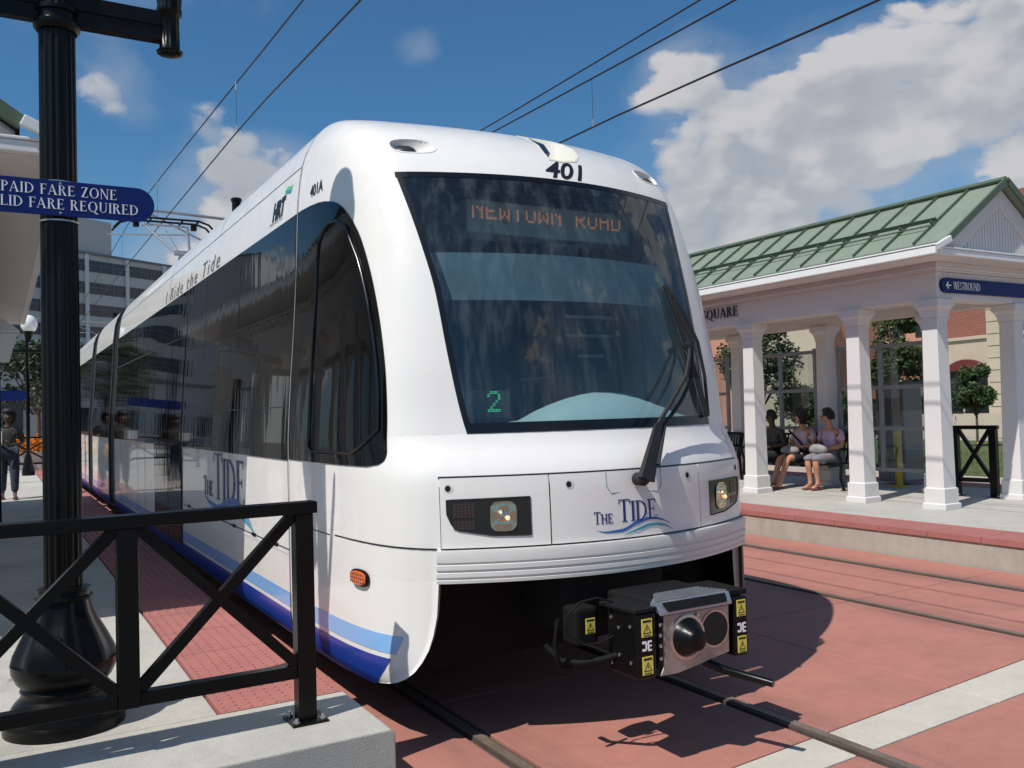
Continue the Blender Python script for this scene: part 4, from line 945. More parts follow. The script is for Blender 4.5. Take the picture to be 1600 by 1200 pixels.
tp = MB(); tp.poly([(-0.385, Yf-0.012, 0.767), (-0.25, Yf-0.008, 0.767), (-0.15, Yf+0.36, 0.767), (-0.40, Yf+0.26, 0.767)], (0, 0, 0.018)).box(0.2, 0.36, Yf+0.02, Yf+0.3, 0.768, 0.795); tp.obj('box_lid', 'under', cplr, bevel=0.004)
def caution(x0, z0, w, h, y, par):
    lb = MB().box(x0, x0+w, y-0.003, y, z0, z0+h).obj('warning_label', 'cautiony', par)
    t = MB(); cx = x0+w/2; a = w*0.40
    o_ = [(cx-a, z0+h*0.18), (cx+a, z0+h*0.18), (cx, z0+h*0.72)]; c_ = (cx, z0+h*0.36); i_ = [(lerp(p[0], c_[0], 0.30), lerp(p[1], c_[1], 0.30)) for p in o_]
    t.add([(p[0], y-0.0036, p[1]) for p in o_+i_], [(0, 1, 4, 3), (1, 2, 5, 4), (2, 0, 3, 5)])
    t.box(cx-w*0.03, cx+w*0.03, y-0.0040, y-0.0034, z0+h*0.34, z0+h*0.52)
    t.box(x0+w*0.1, x0+w*0.9, y-0.0038, y-0.0032, z0+h*0.80, z0+h*0.92); t.box(x0+w*0.15, x0+w*0.85, y-0.0038, y-0.0032, z0+h*0.05, z0+h*0.10)
    t.obj('warning_symbol', 'blackp', lb, recalc=False)
caution(-0.350, 0.655, 0.062, 0.085, Yf-0.0105, bxL); caution(-0.350, 0.478, 0.062, 0.085, Yf-0.0105, bxL)
caution(0.258, 0.670, 0.058, 0.082, Yf-0.0105, bxR); caution(0.258, 0.488, 0.058, 0.082, Yf-0.0105, bxR)
caution(-0.455, 0.625, 0.055, 0.075, Yf+0.30, cplr)
hub = MB().box(-0.50, -0.36, Yf+0.32, Yf+0.45, 0.56, 0.75).obj('rear_box', 'under', cplr, bevel=0.02)
for xx, par in ((-0.350, bxL), (0.258, bxR)):
    m_ = MB(); y = Yf-0.0125
    def rr(a, b, c, d): a, b = 1-b, 1-a; m_.box(xx+a*0.060, xx+b*0.060, y-0.001, y+0.002, 0.585+c*0.055, 0.585+d*0.055)
    rr(0.05, 0.40, 0.78, 0.92); rr(0.05, 0.40, 0.43, 0.55); rr(0.05, 0.40, 0.05, 0.18); rr(0.28, 0.44, 0.18, 0.43); rr(0.30, 0.46, 0.55, 0.78); rr(0.58, 0.95, 0.72, 0.92); rr(0.58, 0.95, 0.10, 0.28); rr(0.52, 0.66, 0.28, 0.72); rr(0.60, 0.95, 0.44, 0.44)
    m_.obj('maker_emblem', 'signw', par)
bt = MB()
for x, z in ((-0.238, 0.70), (-0.238, 0.65), (-0.238, 0.60), (-0.238, 0.54), (0.0, 0.715)): bt.lathe([(0.009, 0), (0.009, -0.008), (0.004, -0.011)], (x, Yf-0.006, z), 8, axis='Y')
for y, z in ((0.04, 0.70), (0.04, 0.53), (0.13, 0.68), (0.13, 0.55), (0.19, 0.72), (0.19, 0.50)): bt.lathe([(0.009, 0), (0.009, -0.008), (0.004, -0.011)], (-0.374, Yf+y, z), 8, axis='X')
bt.obj('bolts', 'steel', cplr, smooth=40)
hs = MB(); hs.tube([(-0.36, Yf+0.20, 0.79), (-0.44, Yf+0.22, 0.815), (-0.53, Yf+0.24, 0.80), (-0.60, Yf+0.26, 0.73), (-0.59, Yf+0.26, 0.65), (-0.52, Yf+0.22, 0.60), (-0.44, Yf+0.20, 0.60), (-0.37, Yf+0.18, 0.63)], 0.006, 7)
hs.tube([(-0.37, Yf+0.16, 0.54), (-0.43, Yf+0.20, 0.52), (-0.50, Yf+0.30, 0.49), (-0.57, Yf+0.36, 0.50), (-0.62, Yf+0.42, 0.57)], 0.016, 8)
hs.tube([(-0.62, Yf+0.3, 0.72), (-0.64, Yf+0.3, 0.60), (-0.60, Yf+0.32, 0.48), (-0.52, Yf+0.34, 0.46)], 0.010, 6)
hs.obj('air_hose', 'under', cplr, smooth=50)
hb = MB(); hb.tube([(0.06, Yf+0.02, 0.47), (0.14, Yf-0.04, 0.43), (0.24, Yf-0.26, 0.40)], [0.020, 0.021, 0.019], 10); hb.obj('guide_rod', 'blackpaint', cplr, smooth=50)
sh = MB(); sh.tube([(0, Yf+0.4, 0.62), (0, 0.2, 0.62)], 0.09, 10); sh.obj('drawbar', 'under', cplr, smooth=50)
# ---- pantograph and roof gear
pg = MB(); RY = 17.6-5.0
pg.box(-0.62, 0.62, RY-0.9, RY+1.2, 3.92, 3.99); 
for sx in (-0.5, 0.5):
    for yy in (RY-0.8, RY+1.1): pg.lathe([(0.05, 3.76), (0.09, 3.80), (0.05, 3.83), (0.09, 3.87), (0.05, 3.93)], (sx, yy, 0), 10)
pgo = pg.obj('pantograph', 'galv', tram, smooth=30)
pg = MB(); pg.tube([(0, RY+1.0, 4.02), (0, RY-0.55, 4.78)], 0.055, 8); pg.tube([(0.12, RY+0.8, 4.0), (0.1, RY-0.5, 4.70)], 0.02, 6)
for sx in (-1, 1): pg.tube([(sx*0.12, RY-0.55, 4.78), (sx*0.42, RY+1.35, 5.66)], 0.028, 7)
pg.tube([(-0.15, RY-0.55, 4.78), (0.15, RY-0.55, 4.78)], 0.05, 8); pg.tube([(0, RY-0.5, 4.70), (0, RY+1.3, 5.55)], 0.014, 6)
pg.tube([(-0.42, RY+1.35, 5.66), (0.42, RY+1.35, 5.66)], 0.02, 6); pg.obj('pantograph_arm', 'galv', pgo, smooth=40)
pg = MB()
for dy in (-0.17, 0.17): pg.tube([(-0.98, RY+1.35+dy, 5.52), (-0.82, RY+1.35+dy, 5.70), (-0.62, RY+1.35+dy, 5.765), (0.62, RY+1.35+dy, 5.765), (0.82, RY+1.35+dy, 5.70), (0.98, RY+1.35+dy, 5.52)], 0.022, 6)
for sx in (-0.6, -0.3, 0.3, 0.6): pg.bar((sx, RY+1.15, 5.73), (sx, RY+1.55, 5.73), 0.03, 0.03)
for sx in (-0.55, 0.55): pg.box(sx-0.05, sx+0.05, RY+1.28, RY+1.42, 5.60, 5.72)
pg.obj('pantograph_head', 'under', pgo, smooth=40)
rg = MB(); rg.box(-0.75, 0.75, 1.6, 5.2, 3.77, 3.80); rg.box(-0.6, 0.6, 18, 25, 3.77, 3.95); rg.obj('roof_equipment', 'galv', tram, bevel=0.01)

# ================================================================== OVERHEAD LINE
def wire(name, x, pts, r, label, par=None):
    mb = MB().tube([(x, y, z) for y, z in pts], r, 6); o = mb.obj(name, 'wire', par); 
    if par is None: tag(o, label, 'wire')
    return o
cat1 = thing('overhead_line', 'pair of dark overhead wires with hanger above the near track and tram', 'overhead wires', (XC, 10, 5.7))
def ln_(pts, x0, y0, z0): return [(0, y-y0, z-z0) for y, z in pts]
def wpart(root, name, x, pts, r, m_='wire'):
    L = root.location; return MB().tube([(x-L.x, y-L.y, z-L.z) for y, z in pts], r, 6).obj(name, m_, root)
cw1 = pchip([(-8, 5.40), (5, 5.54), (7.7, 5.605), (12.7, 5.784), (19.7, 5.80), (60, 5.85)]) ; mw1 = pchip([(-8, 6.35), (5, 6.27), (9.5, 6.34), (12.7, 6.48), (20.9, 6.81), (22, 6.84), (40, 6.5), (60, 6.8)])
ys_ = lin(-8, 60, 40)
wpart(cat1, 'contact_wire', XC, [(y, cw1(y)) for y in ys_], 0.0105); wpart(cat1, 'messenger_wire', XC, [(y, mw1(y)) for y in ys_], 0.0105)
for y in (12.7, 19.9, 26, 32): 
    h_ = wpart(cat1, 'dropper', XC, [(y, cw1(y)), (y, mw1(y))], 0.003)
for y in (12.7, 19.9): wpart(cat1, 'clip', XC, [(y, mw1(y)-0.10), (y, mw1(y)+0.02)], 0.014, 'galv'); wpart(cat1, 'clip', XC, [(y, cw1(y)), (y, cw1(y)+0.09)], 0.012, 'galv')
cat2 = thing('overhead_line', 'three dark overhead wires running above the empty far track', 'overhead wires', (XF, 10, 5.7))
for nm, p_, r in (('contact_wire', [(-8, 5.2), (5.35, 5.505), (10, 5.652), (30, 5.8), (60, 5.8)], 0.013), ('messenger_wire', [(-8, 6.0), (7.2, 6.279), (10, 6.33), (12.65, 6.394), (30, 6.8), (60, 6.8)], 0.012), ('feeder_wire', [(-8, 6.45), (7.77, 6.516), (13.1, 6.543), (30, 6.9), (60, 6.9)], 0.011)):
    f = pchip(p_); wpart(cat2, nm, XF, [(y, f(y)) for y in ys_], r)
wpart(cat2, 'dropper', XF, [(10.0, 5.652), (10.0, 6.33)], 0.003); wpart(cat2, 'clip', XF, [(10.0, 5.65), (10.0, 5.76)], 0.015, 'galv')
pole = thing('catenary_pole', 'black catenary pole between the tracks with tubular bracket arm behind the tram', 'pole', (5.09, 22, 0))
MB().lathe([(0.16, -0.02), (0.16, 0.3), (0.11, 0.34), (0.105, 7.0), (0.13, 7.02), (0.13, 7.08), (0.10, 7.10)], (0, 0, 0), 20).obj('mast', 'blackpaint', pole, smooth=40)
bk = MB(); bk.tube([(0, 0, 6.55), (-4.2, 0, 6.72)], 0.035, 8); bk.tube([(0, 0, 5.6), (-2.1, 0, 6.60)], 0.025, 8); bk.tube([(-2.1, 0, 6.55), (-2.1, 0, 6.84)], 0.03, 8); bk.tube([(-3.2, 0, 6.7), (-3.2, 0, 6.95)], 0.025, 8)
bk.tube([(-1.2, 0, 6.1), (-2.9, 0, 6.0)], 0.018, 6); bk.tube([(0, 0, 6.55), (2.1, 0, 6.9)], 0.035, 8); bk.obj('bracket_arm', 'galv', pole, smooth=40)
pole2 = copy_tree(pole); pole2.location = (5.09, 48, 0); pole2['label'] = 'distant black catenary pole, the farther one behind the tram roof'; pole['group'] = pole2['group'] = 'catenary poles between the tracks'

# ================================================================== SHELTERS
def shelter(name, label, side, ox, oy):
    """local: X=0 track-side column base face, +X away from the track, Y along platform from the camera-side column face"""
    root = thing(name, label, 'shelter', (ox, oy, P)); s = side
    def bx(mb, x0, x1, y0, y1, z0, z1): a, b = sorted((s*x0, s*x1)); return mb.box(a, b, y0, y1, z0, z1)
    YR = [0.16, 1.36, 3.38, 5.42, 7.4, 9.4, 10.6]; XCn = [0.16, 1.86]; LEN = 10.76
    col = MB().frust(0, 0, 0.27, 2.58, 0.125, 0.125, 0.105, 0.105).obj('column', 'shwhite', root, bevel=0.004)
    ba = MB().box(-0.165, 0.165, -0.165, 0.165, 0, 0.07).frust(0, 0, 0.07, 0.085, 0.165, 0.165, 0.145, 0.145).box(-0.145, 0.145, -0.145, 0.145, 0.085, 0.265).frust(0, 0, 0.265, 0.278, 0.145, 0.145, 0.127, 0.127).obj('base', 'shwhite', col, bevel=0.004)
    ca = MB().box(-0.117, 0.117, -0.117, 0.117, 2.44, 2.465).frust(0, 0, 2.465, 2.56, 0.112, 0.112, 0.135, 0.135).frust(0, 0, 2.56, 2.61, 0.135, 0.135, 0.165, 0.165).box(-0.175, 0.175, -0.175, 0.175, 2.61, 2.698).obj('capital', 'shwhite', col, bevel=0.004)
    first = True
    for xx in XCn:
        for yy in YR:
            if first: col.location = (s*xx, yy, 0); first = False; continue
            c = copy_tree(col, root); c.location = (s*xx, yy, 0)
    be_ = MB()
    bx(be_, 0.02, 0.30, 0.02, LEN-0.02, 2.70, 3.05); bx(be_, 1.72, 2.00, 0.02, LEN-0.02, 2.70, 3.05); bx(be_, 0.305, 1.715, 0.02, 0.30, 2.702, 3.05); bx(be_, 0.305, 1.715, LEN-0.30, LEN-0.02, 2.702, 3.05)
    be_.obj('beam', 'shwhite', root, bevel=0.004)
    cl = MB(); bx(cl, 0.305, 1.715, 0.305, LEN-0.305, 2.84, 2.87); cl.obj('ceiling', 'shwhite', root)
    c1 = MB()
    def ringm(mb, e0, z0, z1, th=0.05):
        x0, x1, y0, y1 = -e0, 2.02+e0, -e0, LEN+e0
        bx(mb, x0, x0+th, y0, y1, z0, z1); bx(mb, x1-th, x1, y0, y1, z0, z1); bx(mb, x0+th+0.001, x1-th-0.001, y0, y0+th, z0, z1); bx(mb, x0+th+0.001, x1-th-0.001, y1-th, y1, z0, z1)
    c2 = MB(); ringm(c2, 0.012, 3.052, 3.078, 0.12); c2.obj('frieze_moulding', 'shwhite', root, bevel=0.004)
    c4 = MB(); ringm(c4, 0.040, 3.08, 3.098, 0.12); c4.obj('frieze_lip', 'shtrim', root, bevel=0.003)
    c3 = MB(); ringm(c3, 0.022, 3.10, 3.168, 0.2); c3.obj('frieze', 'shwhite', root, bevel=0.004)
    # soffit flares out to the gutter
    OV = 0.50; x0, x1, y0, y1 = -OV, 2.02+OV, -0.33, LEN+0.33
    sf = MB(); bx(sf, x0+0.02, x1-0.02, y0+0.02, y1-0.02, 3.17, 3.20); sf.obj('soffit', 'shwhite', root)
    gt = MB()
    for a, b in ((x0-0.06, x0+0.02), (x1-0.02, x1+0.06)):
        bx(gt, a, b, y0-0.05, y1+0.05, 3.175, 3.275); bx(gt, a-0.012, b+0.012, y0-0.06, y1+0.06, 3.278, 3.30)
    gt.obj('gutter', 'shtrim', root, bevel=0.012)
    rk = MB()
    bx(rk, x0+0.025, x1-0.025, y0-0.05, y0+0.02, 3.175, 3.25); bx(rk, x0+0.035, x1-0.035, y0-0.06, y0+0.0, 3.253, 3.275); bx(rk, x0+0.025, x1-0.025, y1-0.02, y1+0.05, 3.175, 3.25); rk.obj('cornice', 'shtrim', root, bevel=0.006)
    # roof: two slopes of standing seam panels
    XM = 1.01; ZR = 4.24; ZE = 3.375; ex = -0.27
    slope = (ZR-ZE)/(XM-ex)
    npn = 25; L0, L1 = y0-0.02, y1+0.02; pw = (L1-L0)/npn
    def rp(t, y, side2, lift=0.0):
        x = lerp(ex, XM, t); z = lerp(ZE, ZR, t)+lift
        if side2: x = 2*XM-x
        return Vector((s*x, y, z))
    pmesh = {}
    for sd in (0, 1):
        for i in range(npn):
            ya, yb = L0+i*pw+0.002, L0+(i+1)*pw-0.002
            if sd not in pmesh:
                mb = MB().add([rp(0, 0, sd), rp(1, 0, sd), rp(1, yb-ya, sd), rp(0, yb-ya, sd), rp(0, 0, sd, -0.03), rp(1, 0, sd, -0.03), rp(1, yb-ya, sd, -0.03), rp(0, yb-ya, sd, -0.03)], [(0, 1, 2, 3), (4, 7, 6, 5), (0, 4, 5, 1), (1, 5, 6, 2), (2, 6, 7, 3), (3, 7, 4, 0)])
                pmesh[sd] = mb.obj('roof_panel', 'roofg', root, loc=(0, ya, 0))
                mb = MB(); n_ = Vector((s*(1 if sd else -1)*slope, 0, 1)).normalized()
                a0, a1 = rp(0, 0, sd, 0.002), rp(0.985, 0, sd, 0.002)
                mb.bar(a0+n_*0.018, a1+n_*0.018, 0.016, 0.036, up=n_); pmesh[(sd, 's')] = mb.obj('standing_seam', 'roofd', root, loc=(0, ya+pw, 0))
            else:
                mesh_copy(pmesh[sd], root, (0, ya, 0))
                if i < npn-1: mesh_copy(pmesh[(sd, 's')], root, (0, ya+pw, 0))
    rc = MB()
    for sd in (0, 1):
        n_ = Vector((s*(1 if sd else -1)*slope, 0, 1)).normalized()
        a, b = rp(0.93, L0-0.01, sd, 0.046), rp(0.93, L1+0.01, sd, 0.046); rc.bar(a, b, 0.012, 0.03, up=n_)
        aa = rp(0.94, L0-0.01, sd, 0.055); bb = rp(1.0, L0-0.01, sd, 0.055); cc = rp(1.0, L1+0.01, sd, 0.055); dd_ = rp(0.94, L1+0.01, sd, 0.055)
        rc.add([aa, bb, cc, dd_]+[v-Vector((0, 0, 0.012)) for v in (aa, bb, cc, dd_)], [(0, 1, 2, 3), (4, 5, 6, 7), (0, 1, 5, 4), (3, 2, 6, 7), (0, 3, 7, 4)])
    rc.obj('ridge_cap', 'roofd', root)
    sn = MB()
    for sd in (0, 1):
        n_ = Vector((s*(1 if sd else -1)*slope, 0, 1)).normalized()
        sn.bar(rp(0.33, L0+0.38, sd, 0.0)+n_*0.085, rp(0.33, L1-0.38, sd, 0.0)+n_*0.085, 0.008, 0.055, up=n_)
        sn.bar(rp(0.27, L0+0.44, sd, 0.0)+n_*0.055, rp(0.27, L1-0.44, sd, 0.0)+n_*0.055, 0.02, 0.012, up=n_)
        for i in range(1, npn): sn.bar(rp(0.32, L0+i*pw, sd), rp(0.32, L0+i*pw, sd)+n_*0.08, 0.03, 0.03)
    sn.obj('snow_guard', 'roofd', root)
    vg = MB()   # rake edge trims in dark green
    for y in (L0-0.02, L1+0.02):
        for sd in (0, 1): vg.bar(rp(-0.01, y, sd, 0.0), rp(1.0, y, sd, 0.0), 0.03, 0.085)
    vg.obj('rake_trim', 'roofd', root)
    ed = MB()  # dark strip painted in as the shaded gap between roof and gutter
    for sd in (0, 1): ed.bar(rp(0.012, L0+0.1, sd, -0.055), rp(0.012, L1-0.1, sd, -0.055), 0.02, 0.10)
    ed.obj('eave_gap_shade', 'dark', root); lg = MB(); bx(lg, x0+0.06, x1-0.06, y0+0.05, y1-0.05, 3.205, 3.27); lg.obj('roof_deck', 'under', root)
    # gable ends
    for yy, d in ((y0+0.03, -1), (y1-0.03, 1)):
        gm = MB(); zt_ = ZR-0.05; hw = XM-ex-0.02; yb = yy + 0.07*(-d)
        gm.poly([(s*(XM-hw), yb, 3.30), (s*(XM+hw), yb, 3.30), (s*(XM+hw), yb, 3.34), (s*XM, yb, zt_), (s*(XM-hw), yb, 3.34)], (0, 0.03*(-d), 0)); go = gm.obj('gable', 'shwhite', root)
        bb_ = MB(); bx(bb_, x0+0.1, x1-0.1, min(yb, yb-0.03*d), max(yb, yb-0.03*d), 3.205, 3.299); bb_.obj('gable_base', 'shwhite', root)
        gv = MB(); hw2 = hw*0.66; ztt = 3.30+(zt_-3.30)*0.66; n_ = 26
        for i in range(n_):
            x = -hw2+2*hw2*(i+0.5)/n_; h_ = (1-abs(x)/hw2)*(ztt-3.30)
            gv.box(s*(XM+x)-hw2/n_*0.75, s*(XM+x)+hw2/n_*0.75, min(yb, yb+d*0.010), max(yb, yb+d*0.010), 3.305, 3.305+max(h_-0.01, 0.005))
        gv.obj('beadboard', 'shwhite', go)
        gb = MB()
        for q in (-1, 1):
            o0, o1 = hw, zt_; i0, i1 = hw2+0.02, ztt+0.02
            gb.poly([(s*(XM+q*o0), yb+d*0.001, 3.31), (s*(XM+q*0.002), yb+d*0.001, o1-0.02), (s*(XM+q*0.002), yb+d*0.001, i1), (s*(XM+q*i0), yb+d*0.001, 3.31)], (0, d*0.028, 0))
        gb.obj('barge_board', 'shwhite', root, bevel=0.003)
        rt = MB()   # white gutter return
        for q in (-1, 1):
            xx = XM+q*(XM-x0+0.05); a = Vector((s*xx, yy+0.10*d, 3.255)); b = Vector((s*(xx-q*0.27), yy+0.10*d, 3.375)); rt.bar(a, b, 0.05, 0.075)
        rt.obj('gutter_return', 'shtrim', root, bevel=0.006)
    return root
shR = shelter('station_shelter', 'white columned platform shelter with green metal roof on the far platform', 1, 10.37, 7.04)
shL = shelter('station_shelter', 'white columned shelter at the left edge, behind the lamp post', -1, -0.13, 6.86)
shR['group'] = shL['group'] = 'platform shelters'
# WESTBOUND sign on the gable beam of the right shelter
sg_ = thing('direction_sign', 'dark blue WESTBOUND sign with white arrow on the right shelter', 'sign', (10.45, 7.05, P+2.80))
def stadium(mb, x0, x1, z0, z1, y0, y1, left=True, right=True, n=10):
    r = (z1-z0)/2; pts = []
    if right: pts += [(x1-r+r*math.cos(t), (z0+z1)/2+r*math.sin(t)) for t in lin(-math.pi/2, math.pi/2, n)]
    else: pts += [(x1, z0), (x1, z1)]
    if left: pts += [(x0+r+r*math.cos(t), (z0+z1)/2+r*math.sin(t)) for t in lin(math.pi/2, 3*math.pi/2, n)]
    else: pts += [(x0, z1), (x0, z0)]
    return mb.poly([(x, y0, z) for x, z in pts], (0, y1-y0, 0))
stadium(MB(), 0, 1.95, -0.02, 0.17, -0.03, 0.015).obj('sign_panel', 'signb', sg_)
mb, w = serif_text('WESTBOUND', 0.100, lambda x, y, l: Vector((0.24+x, -0.031-l, 0.025+y)), wx=0.80); mb.obj('sign_lettering', 'signw', sg_, recalc=False)
aw = MB(); aw.poly([(0.08, -0.031, 0.075), (0.13, -0.031, 0.122), (0.145, -0.031, 0.110), (0.115, -0.031, 0.082), (0.19, -0.031, 0.082), (0.19, -0.031, 0.066), (0.115, -0.031, 0.066), (0.145, -0.031, 0.038), (0.13, -0.031, 0.026)], (0, -0.002, 0)); aw.obj('arrow', 'signw', sg_)
# station name letters on the beam
nm_ = thing('station_name', 'black raised serif station name letters ending QUARE on the shelter beam', 'lettering', (10.385, 10.54, P+2.85))
w = serif_width('SQUARE', 0.165, wx=1.08, track=0.05); x0_ = 0.0
for ch in 'SQUARE':
    mb, cw_ = serif_text(ch, 0.165, lambda x, y, l: Vector((-0.012-l, w-x0_-x, y)), depth=0.012, wx=1.08, track=0.05); mb.obj('letter', 'blackp', nm_); x0_ += cw_
# glass windscreen between the back columns of the right shelter
def screen(ya, yb, label, x=12.2):
    root = thing('glass_windscreen', label, 'windscreen', (x, ya, P), group='glass windscreens between the back columns')
    L = yb-ya; zs_ = [0.32, 0.97, 1.62, 2.28]
    f = MB()
    for y in (0, L/2, L): f.box(-0.03, 0.03, y-0.03, y+0.03, 0.28 if y == L/2 else 0.0, 2.34)
    f.obj('frame_post', 'alum', root, bevel=0.004)
    for z in zs_: MB().box(-0.028, 0.028, 0.031, L/2-0.031, z-0.03, z+0.03).box(-0.028, 0.028, L/2+0.031, L-0.031, z-0.03, z+0.03).obj('rail', 'alum', root, bevel=0.004)
    for k in range(3):
        for a, b in ((0.031, L/2-0.031), (L/2+0.031, L-0.031)): MB().box(-0.004, 0.004, a, b, zs_[k]+0.03, zs_[k+1]-0.03).obj('pane', 'paneglass', root)
    return root
screen(8.52, 10.12, 'glass windscreen with grey frame nearest the corner column'); screen(10.62, 12.2, 'glass windscreen with grey frame behind the seated women'); screen(12.75, 14.3, 'farthest glass windscreen seen beyond the left column')
# vending / ticket cabinets behind the glass
tm = thing('ticket_machine', 'tall grey ticket cabinet behind the shelter glass near the yellow bollard', 'ticket machine', (13.2, 9.75, P))
MB().box(-0.25, 0.25, -0.27, 0.27, 0.05, 1.65).obj('cabinet', 'alum', tm, bevel=0.03); MB().box(-0.27, 0.27, -0.29, 0.29, 1.652, 1.72).obj('cap', 'offframe', tm, bevel=0.01); MB().box(-0.262, -0.251, -0.2, 0.2, 1.0, 1.45).obj('display', 'offg', tm)
yb_ = thing('bollard', 'yellow painted bollard post beneath the shelter glass', 'bollard', (12.6, 9.35, P)); MB().lathe([(0.13, 0), (0.13, 0.02), (0.055, 0.03), (0.055, 0.95), (0.04, 0.98)], (0, 0, 0), 14).obj('post', 'yellow', yb_, smooth=40)

# ================================================================== BLACK FENCES
def xfence(name, label, loc, L_list, rz, z1=1.02, zb=0.235, floating=(), pw=0.085):
    root = thing(name, label, 'fence', loc, rz)
    x = 0; posts = [0.0]
    for L in L_list: x += L; posts.append(x)
    for i, px_ in enumerate(posts):
        z0_ = zb-0.03 if i in floating else 0.012
        p = MB().box(px_-pw/2, px_+pw/2, -pw/2+0.001, pw/2-0.001, z0_, z1-0.055).obj('post', 'blackpaint', root, bevel=0.004)
        if i in floating: continue
        MB().box(px_-0.085, px_+0.085, -0.085, 0.085, 0, 0.012).obj('base_plate', 'blackpaint', p, bevel=0.002)
        b = MB()
        for dx in (-0.06, 0.06):
            for dy in (-0.06, 0.06): b.lathe([(0.016, 0.012), (0.016, 0.022), (0.008, 0.023), (0.008, 0.035)], (px_+dx, dy, 0), 8)
        b.obj('bolts', 'steel', p)
    MB().box(-pw/2-0.02, x+pw/2+0.02, -0.045, 0.045, z1-0.055, z1).obj('top_rail', 'blackpaint', root, bevel=0.004)
    for i in range(len(posts)-1):
        a, b = posts[i]+pw/2, posts[i+1]-pw/2
        MB().box(a+0.001, b-0.001, -0.03, 0.03, zb-0.03, zb+0.03).obj('bottom_rail', 'blackpaint', root, bevel=0.003)
        MB().bar((a, 0.003, zb+0.035), (b, 0.003, z1-0.058), 0.05, 0.048).obj('brace', 'blackpaint', root); 
        m = MB(); m.bar((a, -0.003, z1-0.058), (b, -0.003, zb+0.035), 0.05, 0.048); m.obj('brace', 'blackpaint', root)
    return root
xfence('platform_fence', 'black steel fence with crossed braces at the near platform end', (1.235, 4.142, P), [0.765]*6, math.pi, floating=(1, 3, 5))
xfence('platform_fence', 'short black crossed fence panel beside the right shelter corner', (12.22, 7.52, P), [0.53], math.atan2(1, -0.16), pw=0.10)

# ================================================================== LAMP POST (near)
lp = thing('lamp_post', 'black fluted lamp post with heavy cast base and twin arms', 'lamp post', (0.262, 4.74, P))
MB().lathe([(0.085, 0.60), (0.080, 3.36), (0.079, 4.2)], (0, 0, 0), 96, flute=16, fd=0.10).obj('shaft', 'blackpaint', lp, smooth=60)
bs = MB(); bs.lathe([(0.262, 0), (0.262, 0.045), (0.240, 0.055), (0.236, 0.09), (0.215, 0.125), (0.190, 0.15), (0.182, 0.17), (0.190, 0.185), (0.182, 0.20), (0.205, 0.225), (0.225, 0.27), (0.228, 0.31)], (0, 0, 0), 64)
bso = bs.obj('base', 'blackpaint', lp, smooth=50)
MB().lathe([(0.228, 0.31), (0.218, 0.35), (0.185, 0.42), (0.152, 0.48), (0.130, 0.53), (0.120, 0.575), (0.118, 0.585)], (0, 0, 0), 96, flute=8, fd=0.10).obj('base_bell', 'blackpaint', lp, smooth=60)
MB().lathe([(0.118, 0.585), (0.128, 0.59), (0.128, 0.602), (0.112, 0.606), (0.108, 0.625), (0.116, 0.63), (0.116, 0.642), (0.09, 0.65)], (0, 0, 0), 48).obj('neck_ring', 'blackpaint', lp, smooth=50)
pn_ = MB(); a0 = math.radians(-112)
rows = []
for z, r in ((0.30, 0.233), (0.345, 0.226), (0.40, 0.202), (0.45, 0.176)):
    rows.append([(r*math.cos(a0+t), r*math.sin(a0+t), z) for t in lin(-0.36*(1-(z-0.3)*2.2), 0.36*(1-(z-0.3)*2.2), 8)])
pn_.grid(rows); pn_.obj('access_panel', 'blackpaint', lp, smooth=40)
MB().lathe([(0.09, 3.30), (0.102, 3.315), (0.104, 3.34), (0.090, 3.35), (0.088, 3.385), (0.10, 3.39), (0.10, 3.41), (0.085, 3.42)], (0, 0, 0), 32).obj('collar', 'blackpaint', lp, smooth=50)
for s in (-1, 1):
    a = MB().box(min(s*0.07, s*0.475), max(s*0.07, s*0.475), -0.028, 0.028, 3.34, 3.495).box(min(s*0.07, s*0.475), max(s*0.07, s*0.475), -0.036, 0.036, 3.415, 3.425).obj('arm', 'blackpaint', lp, bevel=0.006)
    pd = MB().lathe([(0.052, 3.285), (0.064, 3.29), (0.066, 3.30), (0.050, 3.31), (0.048, 3.48), (0.060, 3.49), (0.064, 3.51), (0.058, 3.53), (0.066, 3.60), (0.082, 3.72)], (s*0.515, 0, 0), 64, flute=12, fd=0.06).obj('lamp_socket', 'blackpaint', a, smooth=60)
    MB().lathe([(0.082, 3.72), (0.15, 3.78), (0.19, 3.95), (0.15, 4.12), (0.03, 4.20)], (s*0.515, 0, 0), 24).obj('globe', 'globe', a, smooth=60)
MB().lathe([(0.085, 4.2), (0.10, 4.22), (0.10, 4.26), (0.03, 4.38), (0.012, 4.45)], (0, 0, 0), 24).obj('finial', 'blackpaint', lp, smooth=50)
# fare zone sign
fs = thing('fare_sign', 'dark blue rounded sign reading PAID FARE ZONE on the near lamp post', 'sign', (0.262, 4.625, 2.71))
stadium(MB(), -0.425, 0.413, 0.0, 0.165, 0.0, 0.012, n=14).obj('sign_panel', 'signb', fs, bevel=0.0015)
for txt, zb_, xr in (('PAID FARE ZONE', 0.096, 0.247), ('VALID FARE REQUIRED', 0.030, 0.342)):
    w = serif_width(txt, 0.048, wx=1.02, track=0.06)
    mb, _ = serif_text(txt, 0.048, lambda x, y, l: Vector((xr-w+x, -0.0008-l*0.5, zb_+y)), wx=1.02, track=0.06); mb.obj('sign_lettering', 'signw', fs, recalc=False)
b = MB()
for z in (0.152, 0.013): b.lathe([(0.007, -0.001), (0.006, -0.004), (0.002, -0.005)], (-0.0, 0, z), 10, axis='Y')
b.obj('screws', 'steel', fs)
b = MB()
for z in (-0.012, 0.172): b.lathe([(0.0865, z-0.004), (0.0865, z+0.004)], (0, 0.115, 0), 32)
b.obj('strap', 'steel', fs)

